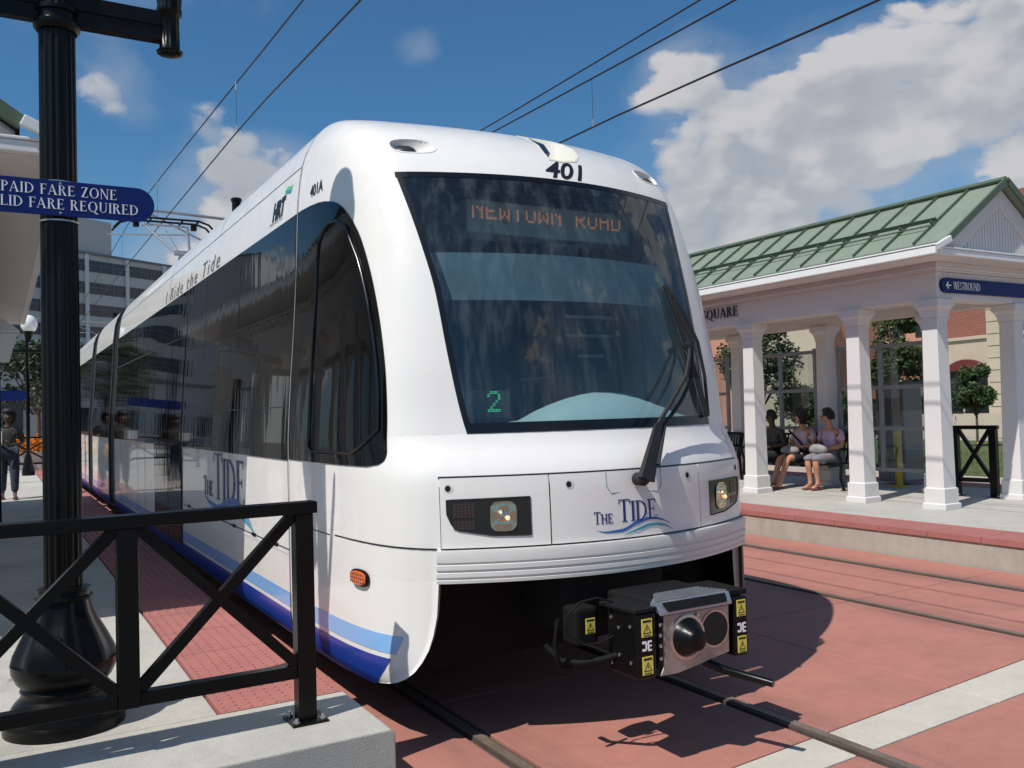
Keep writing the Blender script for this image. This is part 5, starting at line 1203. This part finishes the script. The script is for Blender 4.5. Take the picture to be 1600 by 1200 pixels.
# ================================================================== PEOPLE
def skin_obj(name, verts, edges, radii, m, parent, root=0, sub=2):
    me = bpy.data.meshes.new(name); me.from_pydata([tuple(v) for v in verts], edges, []); o = bpy.data.objects.new(name, me); COL.objects.link(o)
    md = o.modifiers.new('skin', 'SKIN'); md.use_smooth_shade = True; md.branch_smoothing = 0.6
    for i, r in enumerate(radii):
        sv = me.skin_vertices[0].data[i]; sv.radius = (r, r) if not isinstance(r, tuple) else r; sv.use_root = (i == root)
    s = o.modifiers.new('sub', 'SUBSURF'); s.levels = sub; s.render_levels = sub
    me.materials.append(M[m]); o.parent = parent; return o
def ellipsoid(c, r, n=14, m=10, jitter=0.0, cut=None):
    mb = MB(); rows = []
    for i in range(m+1):
        a = math.pi*i/m
        rows.append([Vector((c[0]+r[0]*math.sin(a)*math.cos(2*math.pi*k/n)*(1+random.uniform(-jitter, jitter)), c[1]+r[1]*math.sin(a)*math.sin(2*math.pi*k/n)*(1+random.uniform(-jitter, jitter)), c[2]+r[2]*math.cos(a))) for k in range(n)] )
        rows[-1].append(rows[-1][0])
    return mb.grid(rows)
def head_parts(root, c, yaw, skin, hair, style, hr=0.105):
    """c: head centre; yaw: facing direction angle"""
    f = Vector((math.cos(yaw), math.sin(yaw), 0)); s = Vector((-f.y, f.x, 0)); c = Vector(c)
    ft = MB()
    for sg in (-1, 1):
        e_ = ellipsoid(c + f*hr*0.80 + s*sg*0.033 + Vector((0, 0, 0.01)), (0.011, 0.011, 0.008), 8, 6); ft.add(e_.v, e_.f)
    ft.obj('eyes', 'hair', root, smooth=60)
    lipc = ellipsoid(c + f*hr*0.84 + Vector((0, 0, -0.052)), (0.012, 0.012, 0.007), 8, 6); lipc.obj('mouth', 'flowr' if False else 'sandal', root, smooth=60)
    hm = MB(); big = {'bob': 1.34, 'short': 1.24, 'afro': 1.42, 'crop': 1.12}[style]
    n, m = 20, 14; rows = []
    for i in range(m+1):
        a = math.pi*i/m*(0.80 if style in ('bob', 'afro') else 0.62); row = []
        for k in range(n+1):
            t = 2*math.pi*k/n; d = Vector((math.sin(a)*math.cos(t), math.sin(a)*math.sin(t), math.cos(a)))
            front_ = d.dot(f); rr = hr*big
            if front_ > 0.25 and a > 0.9: rr = hr*0.86   # expose the face
            v = c + Vector((0, 0, 0.012)) + Vector((d.x*rr*0.92, d.y*rr*0.92, d.z*rr*1.12)) - f*0.012
            row.append(v + Vector((random.uniform(-1, 1), random.uniform(-1, 1), random.uniform(-1, 1)))*0.003)
        row[-1] = row[0]; rows.append(row)
    hm.grid(rows); hm.obj('hair', hair, root, smooth=60)
def person(name, label, loc, J, skin, top, bottom, shoes, hair, style, yaw, group=None, short_sleeve=True, bottom_len=1.0, extras=()):
    root = thing(name, label, 'person', loc, 0, group)
    k = ['pel', 'wai', 'che', 'nec', 'nk2', 'hd0', 'hd1', 'hd2', 'shL', 'elL', 'wrL', 'haL', 'shR', 'elR', 'wrR', 'haR', 'hiL', 'knL', 'anL', 'heL', 'toL', 'hiR', 'knR', 'anR', 'heR', 'toR']
    E = [(0, 1), (1, 2), (2, 3), (3, 4), (4, 5), (5, 6), (6, 7), (2, 8), (8, 9), (9, 10), (10, 11), (2, 12), (12, 13), (13, 14), (14, 15), (0, 16), (16, 17), (17, 18), (18, 19), (18, 20), (0, 21), (21, 22), (22, 23), (23, 24), (23, 25)]
    R_ = [0.12, 0.105, 0.12, 0.055, 0.048, 0.07, 0.092, 0.075, 0.055, 0.042, 0.028, 0.030, 0.055, 0.042, 0.028, 0.030, 0.085, 0.062, 0.038, 0.035, 0.030, 0.085, 0.062, 0.038, 0.035, 0.030]
    V = [Vector(J[n]) for n in k]
    skin_obj('body', V, E, R_, skin, root)
    # nose and fingers
    f = Vector((math.cos(yaw), math.sin(yaw), 0)); hc = V[6]
    MB().tube([hc+f*0.078+Vector((0, 0, 0.018)), hc+f*0.098+Vector((0, 0, -0.015))], [0.008, 0.014], 6).obj('nose', skin, root, smooth=60)
    fg = MB()
    for w_, h_ in ((V[10], V[11]), (V[14], V[15])):
        d = (h_-w_).normalized(); sd = d.cross(Vector((0, 0, 1))).normalized()
        for q in range(4): b0 = h_+sd*(q-1.5)*0.014; fg.tube([b0, b0+d*0.035+Vector((0, 0, -0.006)), b0+d*(0.052+0.006*(q in (1, 2)))+Vector((0, 0, -0.02))], [0.009, 0.008, 0.006], 6)
        b0 = lerp_v(w_, h_, 0.6)+sd*0.03; fg.tube([b0, b0+d*0.03+sd*0.018], [0.010, 0.007], 6)
    fg.obj('fingers', skin, root, smooth=60)
    T = [V[0]+Vector((0, 0, -0.02)), V[1], V[2], lerp_v(V[2], V[3], 0.80), V[8], V[12], lerp_v(V[8], V[9], 0.75 if short_sleeve else 0.95), lerp_v(V[12], V[13], 0.75 if short_sleeve else 0.95)]
    te = [(0, 1), (1, 2), (2, 3), (2, 4), (2, 5), (4, 6), (5, 7)]; tr = [0.150, 0.138, 0.165, 0.110, 0.074, 0.074, 0.064, 0.064]
    skin_obj('shirt', T, te, tr, top, root)
    B = [V[0], V[16], V[21], lerp_v(V[16], V[17], min(bottom_len, 1)), lerp_v(V[21], V[22], min(bottom_len, 1))]; bE = [(0, 1), (0, 2), (1, 3), (2, 4)]; bR = [0.155, 0.115, 0.115, 0.088, 0.088]
    if bottom_len > 1:
        B += [lerp_v(V[17], V[18], bottom_len-1), lerp_v(V[22], V[23], bottom_len-1)]; bE += [(3, 5), (4, 6)]; bR += [0.065, 0.065]
    skin_obj('trousers' if bottom_len > 1.5 else 'shorts', B, bE, bR, bottom, root)
    for an, to in ((V[18], V[20]), (V[23], V[25])):
        d = (to-an); d.z = 0; d.normalize(); sm2 = MB(); c0 = Vector((an.x, an.y, 0.012))-d*0.05; s_ = Vector((-d.y, d.x, 0))
        sm2.poly([c0+s_*0.035, c0-s_*0.035, c0+d*0.14-s_*0.045, c0+d*0.24-s_*0.03, c0+d*0.255, c0+d*0.24+s_*0.03, c0+d*0.14+s_*0.045], (0, 0, 0.02))
        sm2.tube([c0+d*0.15+s_*0.045+Vector((0, 0, 0.01)), c0+d*0.16+Vector((0, 0, 0.075)), c0+d*0.15-s_*0.045+Vector((0, 0, 0.01))], 0.012, 6); sm2.obj('sandal' if shoes == 'sandal' else 'shoe', shoes, root)
    head_parts(root, tuple(hc), yaw, skin, hair, style)
    return root
def lerp_v(a, b, t): return a+(b-a)*t
def seated(dy_head=0.0, kx=-0.44, feetx=-0.50, lean=0.0, spread=0.08, hands=(-0.24, 0.05, 0.62)):
    """sitting facing -X; origin on floor under the pelvis"""
    J = dict(pel=(0, 0, 0.50), wai=(0.03, 0, 0.66), che=(0.04+lean, 0, 0.88), nec=(0.03+lean, 0, 1.01), nk2=(0.02+lean, dy_head*0.3, 1.06), hd0=(0.0+lean, dy_head*0.6, 1.11), hd1=(-0.01+lean, dy_head, 1.17), hd2=(0.0+lean, dy_head, 1.22))
    J.update(shL=(0.05+lean, 0.17, 0.94), elL=(0.03, 0.24, 0.70), wrL=(-0.17, 0.10, 0.64), haL=(hands[0], hands[1]-0.02, hands[2]))
    J.update(shR=(0.05+lean, -0.17, 0.94), elR=(0.03, -0.24, 0.70), wrR=(-0.17, -0.08, 0.66), haR=(hands[0], hands[1]-0.07, hands[2]+0.02))
    for s, q in (('L', 1), ('R', -1)):
        J['hi'+s] = (-0.02, q*0.09, 0.50); J['kn'+s] = (kx, q*spread, 0.50); J['an'+s] = (feetx+0.04, q*spread*0.9, 0.09); J['he'+s] = (feetx+0.07, q*spread*0.9, 0.05); J['to'+s] = (feetx-0.11, q*spread, 0.035)
    return J
BX = 11.78
gW = 'women seated on the bench'
w3 = person('person', 'woman in lilac shirt and grey shorts at right end of bench', (BX, 10.02, P), seated(0.03, feetx=-0.42), 'skin1', 'lilac', 'clothg', 'sandal', 'hair', 'short', math.radians(150), gW, bottom_len=1.08)
w2 = person('person', 'woman in pale pink shirt with crossbody bag in middle of bench', (BX, 10.60, P), seated(0.02, feetx=-0.66, hands=(-0.15, 0.08, 0.68)), 'skin1', 'pink', 'clothd', 'sandal', 'hair', 'bob', math.radians(140), gW, bottom_len=0.85)
w1 = person('person', 'woman in dark patterned blouse at left end of bench beside the column', (BX, 11.22, P), seated(0.0, feetx=-0.40, lean=-0.06, hands=(-0.40, 0.12, 0.60)), 'skin2', 'print_', 'clothd', 'clothd', 'hair', 'crop', math.radians(170), gW, bottom_len=1.95, short_sleeve=False)
skb = MB(); skb.tube([(BX-11.78-0.12, 0.16, 0.95), (-0.13, 0.0, 0.82), (-0.10, -0.16, 0.66)], 0.018, 6); skb.obj('bag_strap', 'clothd', w2)
hb_ = thing('handbag', 'pale patterned handbag in the lap of the pink shirted woman', 'bag', (BX-0.27, 10.62, P+0.57)); e_ = ellipsoid((0, 0, 0.05), (0.09, 0.19, 0.075), 16, 10); e_.obj('bag_body', 'bag', hb_, smooth=60); MB().tube([(-0.02, -0.12, 0.08), (-0.03, -0.06, 0.17), (-0.03, 0.06, 0.17), (-0.02, 0.12, 0.08)], 0.01, 6).obj('bag_handle', 'clothd', hb_)
hb2 = thing('handbag', 'grey soft handbag in the lap of the lilac shirted woman', 'bag', (BX-0.22, 10.06, P+0.57)); e_ = ellipsoid((0, 0, 0.07), (0.10, 0.18, 0.10), 16, 10); e_.obj('bag_body', 'bag', hb2, smooth=60); MB().tube([(0.0, -0.13, 0.1), (0.02, -0.07, 0.19), (0.02, 0.07, 0.19), (0.0, 0.13, 0.1)], 0.01, 6).obj('bag_handle', 'clothd', hb2)
hb_['group'] = hb2['group'] = 'handbags held in laps'
# bench
bn = thing('bench', 'black slatted metal bench under the right shelter with three women', 'bench', (BX, 9.62, P))
Lb = 2.05
for i in range(30): MB().box(-0.24, 0.20, 0.03+i*0.068, 0.06+i*0.068, 0.415, 0.43).obj('seat_slat', 'blackpaint', bn)
for i in range(30):
    MB().bar((0.21, 0.045+i*0.068, 0.43), (0.30, 0.045+i*0.068, 0.86), 0.03, 0.012).obj('back_slat', 'blackpaint', bn)
MB().tube([(-0.25, 0, 0.41), (-0.25, Lb+0.02, 0.41)], 0.02, 8).tube([(0.30, 0, 0.87), (0.30, Lb+0.02, 0.87)], 0.02, 8).tube([(0.2, 0, 0.41), (0.2, Lb+0.02, 0.41)], 0.018, 8).obj('bench_rail', 'blackpaint', bn)
for y in (-0.02, Lb+0.04):
    MB().tube([(-0.20, y, 0.01), (-0.27, y, 0.2), (-0.24, y, 0.42), (-0.30, y, 0.60), (-0.24, y, 0.66), (0.22, y, 0.64), (0.30, y, 0.86)], 0.024, 8).tube([(0.24, y, 0.01), (0.20, y, 0.42), (0.31, y, 0.87)], 0.024, 8).box(-0.25, -0.15, y-0.03, y+0.03, 0, 0.01).obj('end_frame', 'blackpaint', bn, smooth=40)
bn2 = copy_tree(bn); bn2.location = (BX, 12.3, P); bn2['label'] = 'black slatted metal bench seen between the tram and left column'; bn['group'] = bn2['group'] = 'benches under the shelter'
# standing woman at left
def standing(step=0.1, arm=0):
    J = dict(pel=(0, 0, 0.90), wai=(0, 0, 1.05), che=(0, 0, 1.26), nec=(0, 0, 1.38), nk2=(0, 0, 1.43), hd0=(0, -0.01, 1.48), hd1=(0, -0.015, 1.54), hd2=(0, -0.01, 1.59))
    J.update(shL=(0.18, 0, 1.31), elL=(0.24, 0.02, 1.06), wrL=(0.14, -0.18, 1.03), haL=(0.08, -0.23, 1.04), shR=(-0.18, 0, 1.31), elR=(-0.25, 0.02, 1.06), wrR=(-0.12, -0.18, 1.08), haR=(-0.05, -0.22, 1.10))
    for s, q in (('L', 1), ('R', -1)):
        st = q*step; J['hi'+s] = (q*0.09, 0, 0.88); J['kn'+s] = (q*0.10, -st*0.6-0.02, 0.48); J['an'+s] = (q*0.10, -st, 0.09); J['he'+s] = (q*0.10, -st+0.03, 0.05); J['to'+s] = (q*0.11, -st-0.13, 0.03)
    return J
sw = person('person', 'woman in patterned blouse and dark trousers walking at far left edge', (0.16, 19.2, P), standing(0.13), 'skin2', 'print_', 'jeans', 'sandal', 'hair', 'afro', math.radians(-90), 'people walking on the left platform', bottom_len=1.9)
MB().box(-0.28, -0.10, -0.26, -0.24, 1.06, 1.28).obj('paper', 'paper', sw)
for i, (x, y) in enumerate(((1.10, 19.9), (1.22, 21.4))):
    pp = copy_tree(sw); pp.location = (x, y, P); pp['label'] = '' + ('nearer' if i == 0 else 'farther') + ' dark clothed person behind the lamp post, mirrored in the tram side'
    bgo = ellipsoid((0.27, -0.1, 0.82), (0.07, 0.14, 0.15), 12, 8).obj('shoulder_bag', 'bagy', pp, smooth=60)

# ================================================================== BACKGROUND
def tree(name, label, loc, h, r, tr=0.12, leafm='leaf', n=2600, group=None, cz=0.62, squash=0.75, ls=0.12):
    root = thing(name, label, 'tree', loc, 0, group); mb = MB()
    mb.tube([(0, 0, 0), (0.05, 0.02, h*0.25), (0.02, 0, h*0.5), (0, 0.05, h*0.8)], [tr, tr*0.8, tr*0.6, tr*0.2], 8)
    clumps = []
    for i in range(18):
        a = random.uniform(0, 6.28); e_ = random.uniform(-0.5, 1.0); d = Vector((math.cos(a)*math.cos(e_), math.sin(a)*math.cos(e_), math.sin(e_)*squash)); c = Vector((0, 0, h*cz)) + Vector((d.x*r*0.68, d.y*r*0.68, d.z*h*0.36)); clumps.append((c, random.uniform(0.25, 0.48)*r))
        mb.tube([(0, 0, h*0.35), c], [tr*0.4, tr*0.1], 5)
    mb.obj('trunk', 'bark', root, smooth=60)
    lf = MB()
    for i in range(n):
        c, cr_ = random.choice(clumps); v = Vector((random.gauss(0, 1), random.gauss(0, 1), random.gauss(0, 1))).normalized()*cr_*random.uniform(0.55, 1.08); p = c+v
        a = Vector((random.uniform(-1, 1), random.uniform(-1, 1), random.uniform(-0.6, 0.6))).normalized()*ls; b = Vector((random.uniform(-1, 1), random.uniform(-1, 1), random.uniform(-1, 1))).normalized()*ls*0.5
        lf.add([p-a, p+b, p+a, p-b], [(0, 1, 2, 3)])
    lf.obj('crown', leafm, root, recalc=False)
    return root
gT = 'trees beyond the right shelter'
def polar(azpx, dist):
    # bearing helper in plain world terms: direction angle measured in degrees from +Y towards +X
    a = math.radians(azpx); return (math.sin(a)*dist, math.cos(a)*dist)
for (az, d, h, r, lb, lf) in ((48.8, 27.0, 2.3, 1.15, 'rounded green bush seen through the glass behind the left seated woman', 'leaf'), (51.4, 24.0, 1.8, 0.75, 'small dark green tree seen through glass left of the middle woman', 'leafd'),
                           (53.3, 25.0, 4.6, 0.85, 'bright green tree filling the gap left of the second column', 'leaf'), (45.8, 26.0, 4.6, 1.1, 'dark tree between the tram and the leftmost shelter column', 'leafd'),
                           (57.6, 34.0, 3.1, 0.6, 'thin tree in front of the brick building shop window', 'leaf'), (55.6, 44.0, 2.4, 1.6, 'low tree far beyond the corner column', 'leafd')):
    x, y = polar(az, d); tree('tree', lb, (x, y, 0), h, r, 0.05 if h < 5 else 0.08, lf, 5200, gT, ls=0.07)
# buildings behind the right shelter
def quoin_pier(root, cx, cy, hw, z0, z1, ux, uy, step=0.62, proud=0.12):
    z = z0; n = 0
    while z < z1-0.1:
        z2 = min(z+step, z1); mb = MB(); c = Vector((cx, cy, 0)); a = Vector((ux, uy, 0)); nn = Vector((uy, -ux, 0))
        vs = []
        for zz in (z+0.02, z2-0.02):
            for s1, s2 in ((-1, -1), (1, -1), (1, 1), (-1, 1)): v = c+a*hw*s1+nn*proud*s2; vs.append((v.x, v.y, zz))
        mb.add(vs, [(0, 3, 2, 1), (4, 5, 6, 7), (0, 1, 5, 4), (1, 2, 6, 5), (2, 3, 7, 6), (3, 0, 4, 7)]).obj('stone_block', 'stone', root); z = z2; n += 1
def wallbox(root, name, m, p, q, z0, z1, th=0.5, off=0.0):
    p = Vector((*p, 0)); q = Vector((*q, 0)); d = (q-p).normalized(); n = Vector((d.y, -d.x, 0)); p = p+n*off; q = q+n*off
    vs = [(v.x, v.y, z) for z in (z0, z1) for v in (p, q, q-n*th, p-n*th)]
    return MB().add(vs, [(0, 3, 2, 1), (4, 5, 6, 7), (0, 1, 5, 4), (1, 2, 6, 5), (2, 3, 7, 6), (3, 0, 4, 7)]).obj(name, m, root)
def archwall(root, name, m, c, d, hw, z0, zs, rise, off, th=0.3, n=12):
    """flat-arched panel centred at c on a wall with direction d"""
    c = Vector((c[0], c[1], 0)); d = Vector((d[0], d[1], 0)).normalized(); nn = Vector((d.y, -d.x, 0)); pts = [c-d*hw+Vector((0, 0, z0)), c+d*hw+Vector((0, 0, z0))]
    for k in range(n+1):
        t = lerp(1, -1, k/n); pts.append(c+d*hw*t+Vector((0, 0, zs+rise*(1-t*t))))
    pts = [p+nn*off for p in pts]
    return MB().poly(pts, -nn*th).obj(name, m, root)
# peach building: facade roughly facing the camera
pbk = thing('peach_building', 'peach stucco building with beige stone quoins seen behind the seated women', 'building', (0, 0, 0))
a = polar(40.5, 62); b = polar(51.05, 52)
d_ = Vector((b[0]-a[0], b[1]-a[1], 0)).normalized()
b = (b[0]-d_.x*3.7, b[1]-d_.y*3.7); wallbox(pbk, 'wall', 'peach', a, b, 0, 11, 8)
quoin_pier(pbk, b[0]+d_.x*0.75, b[1]+d_.y*0.75, 0.85, 0, 10.6, d_.x, d_.y)
e2 = (b[0]+d_.x*1.6, b[1]+d_.y*1.6); wallbox(pbk, 'side_wall', 'stone', e2, (e2[0]+1.2, e2[1]+1.2), 0, 10.5, 4)
archwall(pbk, 'arch_window', 'shopglass', (b[0]-d_.x*1.7, b[1]-d_.y*1.7), d_, 0.5, 4.9, 5.45, 0.45, 0.03, 0.05)
bal = MB(); c_ = Vector((b[0]-d_.x*1.9, b[1]-d_.y*1.9, 0)); nn = Vector((d_.y, -d_.x, 0))
for i in range(4): q = c_+d_*(-0.6+0.4*i)+nn*0.4; bal.bar(q+Vector((0, 0, 3.95)), q+Vector((0, 0, 4.6)), 0.06, 0.06)
for i in range(3): q = c_+d_*(-0.6+0.4*i)+nn*0.4; bal.bar(q+Vector((0, 0, 3.95)), q+d_*0.4+Vector((0, 0, 4.6)), 0.04, 0.04); bal.bar(q+Vector((0, 0, 4.6)), q+d_*0.4+Vector((0, 0, 3.95)), 0.04, 0.04)
for z in (3.95, 4.6): bal.bar(c_-d_*0.6+nn*0.4+Vector((0, 0, z)), c_+d_*0.6+nn*0.4+Vector((0, 0, z)), 0.08, 0.08)
bal.obj('balcony_railing', 'signw', pbk)
fbk = thing('far_building', 'distant peach and stone building seen in the gap beyond the glass', 'building', (0, 0, 0)); fa, fb = polar(50.5, 84), polar(56.5, 78)
wallbox(fbk, 'wall', 'peach', fa, fb, 0, 9.2, 8); wallbox(fbk, 'stone_base', 'stone', fa, fb, 0, 3.4, 1, 0.1)
fd_ = Vector((fb[0]-fa[0], fb[1]-fa[1], 0)).normalized()
for i in range(4):
    for zz_ in (4.4, 6.8): c = (fa[0]+fd_.x*(1.0+2.1*i), fa[1]+fd_.y*(1.0+2.1*i)); wallbox(fbk, 'window', 'shopglass', c, (c[0]+fd_.x*1.1, c[1]+fd_.y*1.1), zz_, zz_+1.5, 0.2, 0.08)
# brick building
bbk = thing('brick_building', 'red brick and beige stone building with arched shop window at right', 'building', (0, 0, 0))
a = polar(55.7, 54); b = polar(66, 47)
d_ = Vector((b[0]-a[0], b[1]-a[1], 0)).normalized(); n_ = Vector((d_.y, -d_.x, 0))
wallbox(bbk, 'wall', 'stone', a, b, 0, 4.85, 8); wallbox(bbk, 'brick_wall', 'brick', a, b, 4.85, 12, 8, 0.0)
wallbox(bbk, 'stone_course', 'stone', a, b, 4.78, 4.95, 0.3, 0.12)
for t in (0.0, 3.75, 7.5):
    c = (a[0]+d_.x*t, a[1]+d_.y*t); quoin_pier(bbk, c[0], c[1], 0.42, 0, 9.3, d_.x, d_.y, 0.62, 0.18)
for t in (2.0, 5.6, 9.0):
    c = (a[0]+d_.x*t, a[1]+d_.y*t); archwall(bbk, 'shop_window', 'shopglass', c, d_, 1.15, 0.6, 3.3, 0.35, 0.04, 0.1); archwall(bbk, 'awning', 'awning', c, d_, 1.18, 3.15, 3.35, 0.40, 0.30, 0.28)
for t in (2.0, 5.6, 9.0): 
    for q in (-0.35, 0.4): c = (a[0]+d_.x*(t+q), a[1]+d_.y*(t+q)); wallbox(bbk, 'window_bar', 'stone', c, (c[0]+d_.x*0.08, c[1]+d_.y*0.08), 0.6, 3.2, 0.1, 0.08)
# low street wall and flower bed
lw = wallbox(None, 'low_wall', 'stone', polar(47, 45), polar(66, 42), 0.0, 1.05, 0.4); tag(lw, 'low pale stone wall running in front of the brick and peach buildings', 'wall')
for k, (az, dd_, m1, m2, lb) in enumerate(((61.6, 22.5, 'flowr', 'flowy', 'red and yellow flower bed beside the rightmost column'),)):
    x, y = polar(az, dd_); fbd = thing('flower_bed', lb, 'flower bed', (x, y, 0))
    MB().lathe([(0.9, 0.0), (1.0, 0.55), (0.9, 0.6)], (0, 0, 0), 20).obj('planter', 'conc', fbd, smooth=40)
    for m_, n_2, zz, rr in (('leafd', 700, 1.05, 0.62), (m1, 260, 1.1, 0.6), (m2, 500, 0.70, 1.0)):
        q = MB()
        for i in range(n_2):
            v = Vector((random.gauss(0, 0.45)*rr, random.gauss(0, 0.45)*rr, zz+random.gauss(0, 0.16 if m_ != m2 else 0.05))); s1 = Vector((random.uniform(-1, 1), random.uniform(-1, 1), random.uniform(-1, 1)))*0.045; s2 = Vector((random.uniform(-1, 1), random.uniform(-1, 1), random.uniform(-1, 1)))*0.045
            q.add([v-s1, v+s2, v+s1, v-s2], [(0, 1, 2, 3)])
        q.obj('blooms' if m_ != 'leafd' else 'foliage', m_, fbd, recalc=False)
# office block far left
ob = thing('office_building', 'large white office block with rows of dark windows behind the lamp post', 'building', (0, 0, 0))
P0 = Vector((11.0, 156.0, 0)); D = Vector((0.85, 0.527, 0)).normalized(); Nn = Vector((D.y, -D.x, 0)); ZTOP = 28.6
a = P0-D*46; b = P0+D*34
wallbox(ob, 'wall', 'offw', (a.x, a.y), (b.x, b.y), 0, ZTOP, 18)
wallbox(ob, 'parapet', 'offframe', (a.x, a.y), (b.x, b.y), ZTOP, ZTOP+0.35, 18.6, 0.3)
wallbox(ob, 'penthouse', 'offw', (P0.x-D.x*8, P0.y-D.y*8), (P0.x+D.x*7.6, P0.y+D.y*7.6), ZTOP+0.35, ZTOP+6.2, 12, -1.5)
fh = 3.58; bay = 7.6; protos = {}
rot = Matrix((D, Nn, Vector((0, 0, 1)))).transposed().to_4x4()
wproto = MB().box(-1.12, 1.12, -0.02, 0.10, 0, 1.85); 
wq = MB(); wq.box(-1.13, 1.13, -0.01, 0.06, 0.0, 1.85); 
wfr = MB(); wfr.box(-1.13, 1.13, 0.061, 0.13, 1.04, 1.12); wfr.box(-1.16, -1.08, 0.061, 0.14, 0, 1.85); wfr.box(1.08, 1.16, 0.061, 0.14, 0, 1.85)
first = None
for fl in range(8):
    zb = ZTOP-2.75-fl*fh
    if zb < 0: continue
    for bi in range(-5, 4):
        for k in range(3):
            t = bi*bay + 4.6 + 0.5 + 2.33*k
            loc = P0 + D*(t-2.0) + Nn*0.0 + Vector((0, 0, zb))
            if first is None:
                o1 = wq.obj('window', 'offg', ob); o1.matrix_local = Matrix.Translation(loc) @ rot; o2 = wfr.obj('frame', 'offframe', o1); first = o1
            else:
                c = first.copy(); COL.objects.link(c); c.parent = ob; c.matrix_local = Matrix.Translation(loc) @ rot; c2 = first.children[0].copy(); COL.objects.link(c2); c2.parent = c
for bi in range(-5, 5):
    c = P0 + D*(bi*bay+0.35+1.3); wallbox(ob, 'pier', 'white_flat', (c.x-D.x*0.32, c.y-D.y*0.32), (c.x+D.x*0.32, c.y+D.y*0.32), 0, ZTOP, 0.5, 0.35)
# lower building and trees at far left
lbk = thing('low_building', 'low grey building behind the walking woman at far left', 'building', (0, 0, 0)); wallbox(lbk, 'wall', 'offw', (-14, 72), (12, 78), 0, 6.0, 8); wallbox(lbk, 'roof_band', 'offframe', (-14, 72), (12, 78), 6.0, 6.3, 8.3, 0.2)
for i in range(8): c = Vector((-12+3*i, 72.4+0.69*i, 0)); wallbox(lbk, 'window', 'offg', (c.x, c.y), (c.x+1.6, c.y+0.37), 1.2, 3.4, 0.2, 0.06)
gl_ = 'trees beyond the left platform'
for x, y, h, r, lb in ((1.55, 46, 6.0, 1.9, 'dark tree behind the globe lamp at left'), (-1.6, 52, 7.5, 2.4, 'tall tree at the left edge beyond the woman'), (3.4, 60, 6.5, 2.2, 'tree partly hidden by the near lamp post')):
    tree('tree', lb, (x, y, 0), h, r, 0.14, 'leafd', 2400, gl_, ls=0.16)
gp = thing('globe_lamp', 'black lamp post with glowing white globe at far left', 'lamp post', (0.70, 27.5, P))
MB().lathe([(0.16, 0), (0.16, 0.1), (0.09, 0.5), (0.05, 0.6), (0.045, 3.75), (0.07, 3.8), (0.05, 3.85)], (0, 0, 0), 20).obj('post', 'blackpaint', gp, smooth=50)
MB().box(-0.5, 0.5, -0.03, 0.03, 3.35, 3.42).obj('arm', 'blackpaint', gp)
for sx in (-0.5, 0.22): pass
MB().lathe([(0.05, 3.42), (0.05, 3.5), (0.10, 3.62), (0.13, 3.72)], (0.05, 0, 0.2), 16).obj('socket', 'blackpaint', gp, smooth=50)
ellipsoid((0.05, 0, 4.12), (0.21, 0.21, 0.25), 20, 14).obj('globe', 'globe', gp, smooth=60)
lt = thing('lantern', 'white square lantern on a black post at the left edge', 'lamp post', (-0.02, 14.9, P))
MB().tube([(0, 0, 0), (0, 0, 2.32)], 0.055, 12).obj('post', 'blackpaint', lt, smooth=50)
MB().frust(0, 0, 2.32, 2.72, 0.17, 0.17, 0.27, 0.27).obj('lantern_body', 'signw', lt, bevel=0.01); MB().box(-0.30, 0.30, -0.30, 0.30, 2.722, 2.76).frust(0, 0, 2.761, 3.0, 0.30, 0.30, 0.03, 0.03).obj('lantern_roof', 'shtrim', lt, bevel=0.006)
bs2 = thing('fare_sign', 'small distant blue sign on the platform behind the walking woman', 'sign', (-0.1, 24.0, P)); stadium(MB(), -0.7, 0.7, 1.95, 2.2, 0, 0.03).obj('sign_panel', 'signb', bs2); MB().tube([(-0.35, 0.05, 0), (-0.35, 0.05, 3.2)], 0.07, 12).obj('post', 'blackpaint', bs2, smooth=50)
fl2 = thing('flower_planter', 'orange flower planter behind black rail at far left', 'planter', (0.9, 31.0, P))
q = MB()
for i in range(1500):
    v = Vector((random.gauss(0, 0.55), random.gauss(0, 0.3), 0.75+random.gauss(0, 0.14))); s1 = Vector((random.uniform(-1, 1), random.uniform(-1, 1), random.uniform(-1, 1)))*0.05; s2 = Vector((random.uniform(-1, 1), random.uniform(-1, 1), random.uniform(-1, 1)))*0.05; q.add([v-s1, v+s2, v+s1, v-s2], [(0, 1, 2, 3)])
q.obj('blooms', 'floworange', fl2, recalc=False); MB().box(-0.9, 0.9, -0.35, 0.35, 0, 0.55).obj('planter_box', 'conc', fl2, bevel=0.02)
xfence('platform_fence', 'distant black rail fence in front of orange flowers at far left', (1.35, 29.6, P), [1.2, 1.2, 1.2], math.pi)
bpy.context.view_layer.update()
